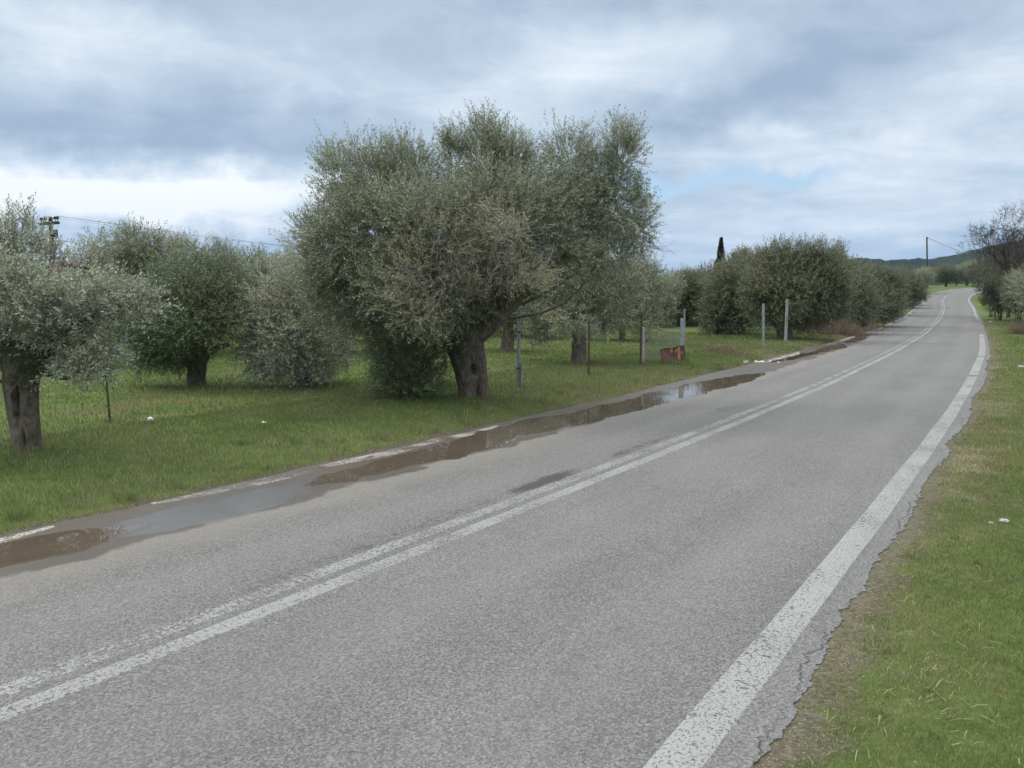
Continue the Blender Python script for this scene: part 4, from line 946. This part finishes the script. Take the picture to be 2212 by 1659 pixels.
# ------------------------------------------------------------------ posts, sheet, fence
def post(name, p, h, mat, label, kind, size=.09, lean=(0, 0), group='fence posts along the left verge', rotz=.5, cat='post'):
    p = np.asarray(p, float); e = empty(name, p, label, cat, group); g = Geo()
    top = p + np.array([lean[0] * h, lean[1] * h, h])
    if kind == 'angle':          # L-section stake
        t = .006; V = []
        sec = [(0, 0), (size, 0), (size, t), (t, t), (t, size), (0, size)]
        for q in (p - (0, 0, .3), top):
            for a_, b_ in sec: V.append((q[0] + a_ * math.cos(rotz) - b_ * math.sin(rotz), q[1] + a_ * math.sin(rotz) + b_ * math.cos(rotz), q[2]))
        F = [(k, (k + 1) % 6, 6 + (k + 1) % 6, 6 + k) for k in range(6)]
        g.add(V, F, smooth=False); g.add(V[6:], [(0, 1, 2, 3), (0, 3, 4, 5)], smooth=False)
        g.build('shaft', mat, e, p)
        for k in (.35, .65, .92):
            gn = Geo(); tube(gn, [p + (top - p) * k + (-.01, -.01, 0), p + (top - p) * k + (.05, -.02, .02)], [.003, .002], 4, 3); gn.build('wire_tie', M_WIRE, e, p)
    elif kind == 'tube':
        tube(g, [p - (0, 0, .3), top], [size / 2, size / 2], 14, 4); g.build('shaft', mat, e, p)
        gc = Geo(); lathe(gc, top, ((size * .52, -.03), (size * .56, -.025), (size * .56, .005), (size * .3, .02), (.001, .024)), 14); gc.build('cap', mat, e, p)
    else:
        box(g, p + np.array([lean[0] * h / 2, lean[1] * h / 2, h / 2 - .15]), (size, size * .9, h + .3), 0, rotz, (lean[0], lean[1])); g.build('shaft', mat, e, p)
        for k in (.3, .6, .9):
            gn = Geo()
            q = p + np.array([lean[0] * h * k, lean[1] * h * k, h * k]); c_ = size * .62
            tube(gn, [q + (-c_, -c_, 0), q + (c_, -c_, .01), q + (c_, c_, 0), q + (-c_, c_, .01), q + (-c_, -c_, 0)], [.003] * 5, 4, 20); gn.build('wire_tie', M_WIRE, e, p)
    return e, top
post('rusty_stake', on_ground(237, 912), .97, M_RUST, 'thin dark rusty stake leaning in the grass near the left tree', 'angle', .035, (-.05, 0))
p = on_ground(1119, 838); e, _ = post('galvanised_pole', p, 1.95, M_GALV, 'grey galvanised steel pole right of the large olive trunk', 'tube', .082, (.012, 0))
g = Geo(); tube(g, [p + (.075, -.02, -.2), p + (.07, -.02, .62)], [.03, .03], 10, 3); g.build('support_pipe', M_GALV, e, p)
for z in (.48, 1.35):
    g = Geo()
    tube(g, [p + (.012 * z, 0, z - .02), p + (.012 * z, 0, z + .02)], [.050, .050], 14, 3)
    g.build('clamp', M_RUST, e, p)
post('rusty_stake', on_ground(1271, 812), 1.55, M_RUST, 'thin rusty stake right of the tall straight trunk', 'angle', .045, (0, 0))
p1 = on_ground(1383, 789); _, top1 = post('rusty_stake', p1, 1.66, M_RUST, 'tall thin stake standing beside the shorter pale post', 'angle', .045, (.01, 0))
p2 = on_ground(1389, 784); _, ct1 = post('pale_post', p2, 1.2, M_CONC, 'short pale post beside the tall thin stake', 'square', .095, (-.02, 0))
p3 = stand(1472.5, 28.2); _, ct2 = post('pale_post', p3, 1.42, M_GALV, 'pale grey metal post rising behind the rusty sheet', 'square', .085, (-.015, 0))
p4 = stand(1478.5, 28.3); e, top2 = post('pale_stake', p4, 1.66, M_GREY, 'thin pale stake with a bent hook on top behind the rusty sheet', 'tube', .05, (-.02, 0))
g = Geo(); tube(g, [top2, top2 + (-.02, 0, .06), top2 + (.03, 0, .08), top2 + (.05, 0, .03)], [.018, .016, .014, .012], 8, 14); g.build('hook', M_GREY, e, p4)
post('galvanised_post', on_ground(1650, 751), 1.93, M_GALV, 'pale galvanised post left of the forked olive trunk', 'square', .078, (-.05, 0))
p = on_ground(1697, 739); post('concrete_post', p, 2.12, M_CONC, 'pale concrete post in front of the forked olive trunk', 'square', .105, (0, 0))
post('rusty_stake', stand(1313, 36), 1.5, M_GREY, 'faint thin grey stake between the tall trunk and the small black trunk', 'angle', .04)

# rusty sheet of steel leaning on the posts
c0, c1 = on_ground(1428, 788), on_ground(1484, 779)
c1 = c0 + (c1 - c0) * .97
sheet = empty('rusty_sheet', c0, 'rusty brown steel sheet with orange peeled patches leaning on two posts', 'metal sheet')
ux = c1 - c0; ln = np.linalg.norm(ux); ux = ux / ln; nv = np.array([ux[1], -ux[0], 0]); nv /= np.linalg.norm(nv); upv = nrm(np.array([0, 0, 1.]) - nv * .16)
def sheet_pt(u, v, off=0.):
    lo = -.06; hi = np.interp(u, [0, 1], [.50, .55]) + .012 * math.sin(u * 9)
    return c0 + ux * (ln * (u * 1.0 + .035 * v * (1 - 2 * u))) + upv * (lo + (hi - lo) * v) + nv * (off + .025 * math.sin(u * 7 + v * 2) + .02 * math.sin(v * 5 + u * 3))
nu, nw = 28, 14; V = [sheet_pt(a / nu, b_ / nw, o) for o in (0, -.006) for a in range(nu + 1) for b_ in range(nw + 1)]
K = (nu + 1) * (nw + 1); F = []
idx = lambda a, b_, o: o * K + a * (nw + 1) + b_
for a in range(nu):
    for b_ in range(nw):
        F.append((idx(a, b_, 0), idx(a + 1, b_, 0), idx(a + 1, b_ + 1, 0), idx(a, b_ + 1, 0))); F.append((idx(a, b_ + 1, 1), idx(a + 1, b_ + 1, 1), idx(a + 1, b_, 1), idx(a, b_, 1)))
for a in range(nu):
    for b_ in (0, nw): F.append((idx(a, b_, 0), idx(a, b_, 1), idx(a + 1, b_, 1), idx(a + 1, b_, 0)))
for b_ in range(nw):
    for a in (0, nu): F.append((idx(a, b_, 0), idx(a, b_ + 1, 0), idx(a, b_ + 1, 1), idx(a, b_, 1)))
g = Geo(); g.add(V, F); g.build('panel', M_RUSTY, sheet, c0)
for (u0, u1, v0, v1, sd_) in ((.45, .54, .70, .97, 1), (.60, .68, .62, .86, 2), (.70, .82, .22, .98, 3), (.85, .89, .45, .7, 4), (.66, .74, .72, .92, 5)):
    pts = []; gp = Geo()
    for k in range(18):
        a = k / 18 * 2 * PI; rr = .78 + .4 * float(vnoise(np.array([[math.cos(a) * 2 + sd_, math.sin(a) * 2, 0]]), sd_)[0])
        pts.append(sheet_pt((u0 + u1) / 2 + (u1 - u0) / 2 * rr * math.cos(a), min(.985, (v0 + v1) / 2 + (v1 - v0) / 2 * rr * math.sin(a)), .004))
    cc = sheet_pt((u0 + u1) / 2, (v0 + v1) / 2, .004); gp.add(pts + [cc], [(k, (k + 1) % 18, 18) for k in range(18)])
    gp.build('peeled_paint', M_PEEL, sheet, c0)

# chain link between the two pairs of posts
g = Geo(); a0 = p2 + np.array([.05, 0, 0]); a1 = p3 + np.array([-.05, 0, 0])
fence = empty('chain_link_mesh', a0, 'sagging chain link mesh between the pale post and the rusty sheet', 'fence mesh')
Lh = np.linalg.norm((a1 - a0)[:2]); nd = int(Lh / .085)
def fp(u, z): return a0 + (a1 - a0) * np.array([u, u, u]) + np.array([0, .05 * math.sin(u * 6 + z), z - .06 * math.sin(u * PI)])
H = 1.12; k_ = H / Lh
for q in range(-int(H / .085), nd + 1):
    for sg_ in (1, -1):
        u0 = q * .085 / Lh; pts = []
        for z in np.linspace(.06, H, 8):
            u = u0 + (z - .06) * .9 / Lh if sg_ > 0 else u0 + (H - z) * .9 / Lh
            if 0 <= u <= 1: pts.append(fp(u, z))
        if len(pts) > 2: tube(g, pts, [.0028, .0028], 3, len(pts), cap=False)
g.build('netting', M_WIRE, fence, a0)
g = Geo(); tube(g, [top1, (top1 + top2) / 2 - (0, 0, .06), top2], [.004] * 3, 5, 20)
tag(g.build('fence_wire', M_WIRE, None, p1), 'single wire strung between the two tall thin stakes', 'wire')

# ------------------------------------------------------------------ poles and wires
y = 42.; b = stand(125, y); top = at(124, 474, y); H = top[2] - b[2]
up_ = empty('utility_pole', b, 'dark timber power pole with a crossarm and insulators behind the left tree', 'utility pole', 'power poles')
g = Geo(); tube(g, [b - (0, 0, .3), b + (0, 0, H * .5), b + (0, 0, H)], [.14, .12, .10], 12, 6); g.build('shaft', M_POLE, up_, b)
ad = nrm(np.array([.85, -.42, 0])); ac = b + np.array([0, -.15, H - .22])
g = Geo(); q = ac + ad * .05
for sgn in (-1, 1): pass
ang = math.atan2(ad[1], ad[0]); box(g, q + (0, 0, 0), (1.5, .12, .15), 0, ang); g.build('crossarm', M_POLE, up_, b)
ins = []
for k in (-.68, -.35, .1, .48, .66):
    gi = Geo(); c_ = q + ad * k
    tube(gi, [c_ + (0, 0, .06), c_ + (0, 0, .24)], [.016, .016], 6, 3)
    lathe(gi, c_ + (0, 0, .20), ((.02, -.02), (.095, -.015), (.10, .03), (.06, .05), (.085, .06), (.09, .10), (.05, .13), (.03, .16), (.001, .17)), 12)
    gi.build('insulator', M_PORC, up_, b); ins.append(c_ + np.array([0, 0, .36]))
g = Geo(); c_ = b + np.array([.26, -.10, H - .75]); lathe(g, c_, ((.001, -.2), (.12, -.2), (.13, -.17), (.13, .17), (.10, .21), (.001, .22)), 12); tube(g, [c_ + (-.1, 0, 0), b + (.05, 0, H - .75)], [.03, .03], 6, 3); g.build('cutout_box', M_POLE, up_, b)
# far power pole, only its crossarm above the trees
y2 = 100.; b2p = stand(1507, y2); tp = at(1507, 586, y2); H2 = tp[2] - b2p[2]
fp_ = empty('utility_pole', b2p, 'distant power pole whose crossarm just shows above the rounded dark olive tree', 'utility pole', 'power poles')
g = Geo(); tube(g, [b2p - (0, 0, .3), b2p + (0, 0, H2)], [.16, .12], 10, 4); g.build('shaft', M_POLE, fp_, b2p)
ad2 = nrm(np.array([.93, -.25, .10])); q2 = b2p + np.array([0, -.15, H2 - .25])
g = Geo(); box(g, q2, (2.7, .13, .15), 0, math.atan2(ad2[1], ad2[0])); g.build('crossarm', M_POLE, fp_, b2p)
ends = []
for k in (-1.25, -.7, 0, .7, 1.25):
    gi = Geo(); c_ = q2 + np.array([ad2[0], ad2[1], 0]) * k; lathe(gi, c_ + (0, 0, .08), ((.03, 0), (.09, .03), (.09, .12), (.04, .2), (.001, .22)), 8); gi.build('insulator', M_PORC, fp_, b2p); ends.append(c_ + np.array([0, 0, .28]))
for k, (a_, c_) in enumerate(zip([ins[4], ins[3], ins[1]], [ends[0], ends[2], ends[4]])):
    t = np.linspace(0, 1, 24)[:, None]; P = a_ + (c_ - a_) * t - np.array([0, 0, 1.]) * (4 * 1.1 * t * (1 - t))
    g = Geo(); tube(g, P, [.0062, .0062], 4, 24, cap=False)
    tag(g.build('power_cable', M_BLACKWIRE, None, a_), 'thin power cable running right from the left pole crossarm across the sky', 'cable', 'power cables from the left pole')
y3 = 150.; b3 = stand(2001, y3); t3 = at(2002, 512, y3); H3 = t3[2] - b3[2]
rp = empty('utility_pole', b3, 'plain dark pole standing above the trees near the bend', 'utility pole')
g = Geo(); tube(g, [b3 - (0, 0, .3), t3], [.17, .13], 10, 5); g.build('shaft', M_POLE, rp, b3)
gi = Geo(); lathe(gi, t3 + (.22, 0, -.22), ((.03, -.1), (.08, -.06), (.08, .05), (.03, .1)), 8); tube(gi, [t3 + (0, 0, -.22), t3 + (.25, 0, -.22)], [.03, .03], 6, 3); gi.build('insulator', M_PORC, rp, b3)
y4 = 185.; t4 = at(2178, 578, y4); a_ = t3 + np.array([.22, 0, -.2]); t = np.linspace(0, 1, 20)[:, None]
g = Geo(); tube(g, a_ + (t4 - a_) * t - np.array([0, 0, 1.]) * (4 * .35 * t * (1 - t)), [.04, .04], 5, 20, cap=False)
tag(g.build('power_cable', M_BLACKWIRE, None, a_), 'cable sloping down right from the plain dark pole', 'cable')

# delineators and thin fence posts at the bend
for k, (s_, lab) in enumerate(((111., 'white delineator post left of the road just before the bend'), (125.5, 'white delineator post in the middle of the bend'), (133., 'white delineator post at the far end of the bend'))):
    p = road_xyz(s_, 4.3); p[2] = float(gz(p[0], p[1])[0]); e = empty('delineator_post', p, lab, 'delineator', 'delineators round the bend')
    g = Geo(); box(g, p + (0, 0, .45), (.14, .10, 1.1), 0, .4); g.build('shaft', M_WHITE, e, p)
    g = Geo(); box(g, p + (0, 0, .78), (.146, .106, .18), 0, .4); g.build('reflector_band', M_REFL, e, p)
first = None
for k in range(17):
    s_ = 112. + k * 2.1; p = road_xyz(s_, 6.0 + .4 * math.sin(k)); p[2] = float(gz(p[0], p[1])[0])
    if first is None:
        first = empty('fence_post', p, 'thin pale fence post in the row behind the bend', 'post', 'thin fence posts behind the bend')
        g = Geo(); tube(g, [p - (0, 0, .2), p + (0, 0, 1.25)], [.05, .045], 6, 4); tube(g, [p + (-.06, 0, 1.0), p + (.06, 0, 1.0)], [.012, .012], 4, 3); g.build('shaft', M_GREY, first, p)
    else: copy_thing(first, p, k * .7, (1, 1, rng.uniform(.85, 1.1)), 'thin pale fence post in the row behind the bend')

# ------------------------------------------------------------------ stones, litter
def stone(g, c, r, seed, flat=.6):
    n = 7; m = 10; V = []
    for a in range(n + 1):
        th = PI * a / n
        for b_ in range(m):
            ph = 2 * PI * b_ / m; d = np.array([math.sin(th) * math.cos(ph), math.sin(th) * math.sin(ph), math.cos(th)])
            V.append(d)
    V = np.array(V); V = V * (.75 + .5 * fbm(V * 1.6 + seed, 2, seed))[:, None] * np.array([1, .8, flat]) * r + np.asarray(c)
    F = [(a * m + b_, a * m + (b_ + 1) % m, (a + 1) * m + (b_ + 1) % m, (a + 1) * m + b_) for a in range(n) for b_ in range(m)]
    g.add(V, np.array(F)[:, ::-1])
def lump(name, px, py, r, mat, label, cat, flat=.6):
    c = on_ground(px, py); g = Geo(); stone(g, c + (0, 0, r * flat * .6), r, int(px), flat); return tag(g.build(name, mat, None, c), label, cat)
lump('white_ball', 325, 910, .052, M_PAPER, 'small white round lump lying in the grass near the rusty stake', 'litter', .95)
lump('paper_scrap', 570, 914, .05, M_PAPER, 'small white scrap in the grass below the silvery tree', 'litter', .4)
lump('pale_stone', 2168, 1128, .055, M_STONE, 'pale flat stone in the grass right of the road', 'stone', .4)
lump('pale_stone', 2140, 1131, .03, M_STONE, 'small stone just left of the pale flat stone', 'stone', .4)
lump('pale_stone', 2206, 795, .09, M_STONE, 'whitish stone on the right verge at the border of the picture', 'stone', .6)
lump('pale_stone', 2140, 697, .12, M_STONE, 'whitish stone on the right verge far up by the dry weeds', 'stone', .6)
# white rubbish in the gravel left of the road
c = on_ground(1615, 783); g = Geo()
for k in range(14): stone(g, c + np.array([rng.normal(0, .45), rng.normal(0, .3), .02]), rng.uniform(.03, .09), k, .35)
tag(g.build('rubble', M_PAPER, None, c), 'scatter of white rubble on the gravel left of the road', 'rubble')
g = Geo()      # gravel along both edges
n = 2600; s_ = np.concatenate([rng.exponential(5.0, n) - 3.5, rng.uniform(-6, 42, 1800)]); n2_ = len(s_)
side = np.concatenate([np.full(n, -1), np.full(1800, 1)])
off = np.abs(rng.normal(0, .26, n2_))
dd = np.where(side < 0, right_edge(s_) - off + .03, left_edge(s_) + off * .6 - .05)
Pg = road_xyz(s_, dd); Pg[:, 2] = gz(Pg[:, 0], Pg[:, 1])
Pg[:, 2] = np.where((dd > right_edge(s_)) & (dd < left_edge(s_)), np.interp(s_, S0, RZ), Pg[:, 2])
r_ = rng.uniform(.002, .007, n2_) * (1 + .03 * np.hypot(Pg[:, 0], Pg[:, 1]))
octv = np.array([(1, 0, 0), (0, 1, 0), (-1, 0, 0), (0, -1, 0), (0, 0, .7), (0, 0, -.7)], float); octf = np.array([(0, 1, 4), (1, 2, 4), (2, 3, 4), (3, 0, 4), (1, 0, 5), (2, 1, 5), (3, 2, 5), (0, 3, 5)])
V = (octv[None] * rng.uniform(.6, 1.3, (n2_, 6, 1)) * r_[:, None, None]) + Pg[:, None] + np.array([0, 0, .002])
g.add(V, (octf[None] + np.arange(n2_)[:, None, None] * 6).reshape(-1, 3), 0, smooth=False)
tag(g.build('gravel', M_GRAVEL), 'loose grey gravel along the road edges', kind='stuff')

# ------------------------------------------------------------------ grass
def blades(g, x, y, h, wd, rnd, lean=.35, z=None):
    n = len(x); z = gz(x, y) if z is None else z
    a = rng.uniform(0, 2 * PI, n); la = rng.uniform(0, 2 * PI, n); l = rng.uniform(.1, 1., n) * lean * h * 1.6
    c = np.stack([np.cos(a), np.sin(a), 0 * a], 1) * (wd / 2)[:, None]
    b = np.stack([x, y, z - .006], 1); mv = np.stack([np.cos(la) * l * .35, np.sin(la) * l * .35, h * .6], 1); tv = np.stack([np.cos(la) * l, np.sin(la) * l, h * rng.uniform(.75, 1, n)], 1)
    V = np.stack([b - c, b + c, b + mv + c * .75, b + mv - c * .75, b + tv], 1).reshape(-1, 3)
    k = np.arange(n)[:, None] * 5
    g.add(V, k + np.array([0, 1, 2, 3]), 0, rnd, False); g.f = None
    return V, k
def blades2(g, x, y, h, wd, rnd, lean=.35):
    V, k = blades(g, x, y, h, wd, rnd, lean)
    f, m_, r_, s_ = g.order[-1]
    tri = f[:, [3, 2]]; tip = f[:, :1] + 4
    g.order.append((np.concatenate([tri, tip], 1), m_, r_, s_))
def tone(x, y, s, d, o, right=False):
    """0 dark green ... .5 fresh ... 1 straw"""
    a = n2(x, y, .4, 3, 71); c = n2(x, y, 2.2, 3, 72); t = rng.uniform(0, 1, len(x))
    if right:
        v = .34 + .9 * (c - .5) + .6 * (a - .5) + .34 * smooth(o, 1.3, .15)
        return np.clip(np.where(t > .93, rng.uniform(.7, 1, len(x)), v + rng.normal(0, .13, len(x))), 0, 1)
    v = .34 + .8 * (a - .5) + .5 * (c - .5) + .22 * smooth(o, 1.6, .3) - .10 * smooth(o, 1.5, 4) * smooth(o, 9, 4)
    br = smooth(n2(x, y, .22, 3, 75), .56, .68)
    return np.clip(np.where(t > .95 - .35 * br, rng.uniform(.6, .95, len(x)), v + rng.normal(0, .10, len(x))), 0, 1)
def sow(n, s, d, hmin, hmax, wd, right, g, keep=.10, edge=.03):
    P = road_xyz(s, 0 * s + d); x, y = P[:, 0], P[:, 1]
    z, s2, d2, o = gz(x, y, True)
    cov = n2(x, y, 1.6, 3, 81) + .45 * n2(x, y, 7, 2, 82) - .22
    thr = .56 - .62 * smooth(o, edge, edge + (.26 if right else .22))
    ok = (o > .03) & (cov > thr) & (np.hypot(x, y) > 1.2)
    x, y, o, s2, d2 = x[ok], y[ok], o[ok], s2[ok], d2[ok]
    dist = np.hypot(x, y)
    hh = rng.uniform(hmin, hmax, len(x)) * (.55 + .9 * n2(x, y, 1.3, 3, 83)) * (.45 + .55 * smooth(o, .0, .5))
    blades2(g, x, y, hh, wd * (1 + .035 * dist) * rng.uniform(.7, 1.3, len(x)), tone(x, y, s2, d2, o, right), .55 if right else .4)
g = Geo()
n = 170000; sow(n, rng.uniform(-3, 7, n), -3.4 - rng.uniform(0, 1, n) ** 1.2 * 3.2, .018, .055, .0028, True, g)
n = 90000; sow(n, 7 + rng.exponential(9, n), -3.4 - rng.uniform(0, 1, n) ** 1.3 * 5, .03, .085, .0042, True, g)
n = 40000; sow(n, rng.uniform(20, 80, n), -3.4 - rng.uniform(0, 1, n) ** 1.3 * 9, .05, .12, .008, True, g)
n = 190000; sow(n, rng.uniform(-9, 24, n), 3.3 + rng.uniform(0, 1, n) ** 1.1 * 5, .04, .105, .0042, False, g, edge=.0)
n = 70000; sow(n, rng.uniform(24, 60, n), 3.3 + rng.uniform(0, 1, n) ** 1.3 * 7, .06, .14, .008, False, g)
n = 130000; sow(n, rng.uniform(-8, 44, n), 8 + rng.uniform(0, 1, n) ** 1.4 * 24, .04, .10, .009, False, g)
def tuft(x, y, n, r, h0, h1, lo, hi, wd=.005):
    a = rng.uniform(0, 2 * PI, n); q = r * rng.uniform(0, 1, n) ** .6; xx, yy = x + q * np.cos(a), y + q * np.sin(a)
    blades2(g, xx, yy, rng.uniform(h0, h1, n), wd * (1 + .035 * math.hypot(x, y)) * rng.uniform(.7, 1.3, n), rng.uniform(lo, hi, n), .5)
for o in list(bpy.data.objects):
    if o.get('category') in ('olive tree', 'post', 'bush', 'metal sheet', 'utility pole') and o.parent is None and 5 < math.hypot(o.location.x, o.location.y) < 45:
        rr = .48 if o['category'] == 'olive tree' else .2
        if o['category'] == 'metal sheet':
            for k in range(7): tuft(*(c0 + ux * ln * k / 6 + nv * rng.uniform(.02, .12))[:2], 26, .12, .06, .22, .1, .7)
        else: tuft(o.location.x, o.location.y, 150 if rr > .3 else 45, rr, .05, .17, .05, .6)
for k in range(210):
    P = road_xyz(np.array([rng.uniform(-6, 34)]), 3.55 + rng.exponential(1.6))[0]; m_ = rng.uniform()
    tuft(P[0], P[1], 34, rng.uniform(.05, .16), .06, rng.uniform(.12, .24), .1 if m_ < .7 else .6, .45 if m_ < .7 else .95)
for k in range(120):
    P = road_xyz(np.array([-2.5 + rng.exponential(7)]), -3.62 - rng.exponential(.7))[0]; m_ = rng.uniform()
    tuft(P[0], P[1], 46, rng.uniform(.03, .10), .02, rng.uniform(.045, .095), 0. if m_ < .65 else .55, .4 if m_ < .65 else .95, .0026)
tag(g.build('grass', M_GRASS), 'short green grass on the verges and under the trees', kind='stuff')
# straw lying on the right verge
g = Geo(); n = 420; s_ = rng.exponential(5, n) - 2.5; P = road_xyz(s_, -3.7 - np.abs(rng.normal(0, .8, n))); z = gz(P[:, 0], P[:, 1]) + rng.uniform(.012, .04, n)
a = rng.uniform(0, 2 * PI, n); ln = rng.uniform(.04, .15, n)
A_ = np.stack([P[:, 0], P[:, 1], z], 1); D_ = np.stack([np.cos(a) * ln, np.sin(a) * ln, rng.normal(0, .012, n)], 1); cw = np.stack([-np.sin(a), np.cos(a), 0 * a], 1) * (.0016 * (1 + .03 * np.hypot(P[:, 0], P[:, 1])))[:, None]
mid = A_ + D_ * .5 + np.array([0, 0, .012])
V = np.stack([A_ - cw, A_ + cw, mid + cw, mid - cw, A_ + D_], 1).reshape(-1, 3); k = np.arange(n)[:, None] * 5
g.add(V, k + np.array([0, 1, 2, 3]), 0, rng.uniform(.74, .92, n), False); f = g.order[-1][0]; g.order.append((np.concatenate([f[:, [3, 2]], f[:, :1] + 4], 1), g.order[-1][1], g.order[-1][2], g.order[-1][3]))
tag(g.build('straw', M_GRASS), 'pale dry straw lying on the right verge', kind='stuff')
# reddish dead stalks standing in the field
g = Geo()
cs = [on_ground(660, 885), on_ground(620, 850), on_ground(1170, 800), on_ground(1320, 790), on_ground(750, 900), on_ground(480, 830)]
for c in cs:
    n = 420; x = c[0] + rng.normal(0, 1.3, n); y = c[1] + rng.normal(0, .9, n); z = gz(x, y)
    shoots(g, np.stack([x, y, z], 1), np.array([0, 0, 1.]) + rng.normal(0, .3, (n, 3)), rng.uniform(.08, .3, n), 5, .04, .005, 0, 1, .6)
tag(g.build('dead_stalks', [M_DRY, M_STALK]), 'thin reddish dead stalks standing in the field grass', kind='stuff')
# ------------------------------------------------------------------ air
HAZE = 0.00014
if HAZE:
    m = bpy.data.materials.new('haze_air'); m.use_nodes = True; t = NT(m.node_tree); t.n.clear()
    v = t.new('ShaderNodeVolumePrincipled'); v.inputs['Color'].default_value = (.50, .70, 1.0, 1); v.inputs['Density'].default_value = HAZE; v.inputs['Anisotropy'].default_value = .2
    o = t.new('ShaderNodeOutputMaterial'); t.l.new(v.outputs[0], o.inputs['Volume'])
    g = Geo(); box(g, (0, 0, 140), (15000, 15000, 300)); hz = g.build('haze', m); hz['kind'] = 'stuff'; hz['label'] = 'thin bluish air'
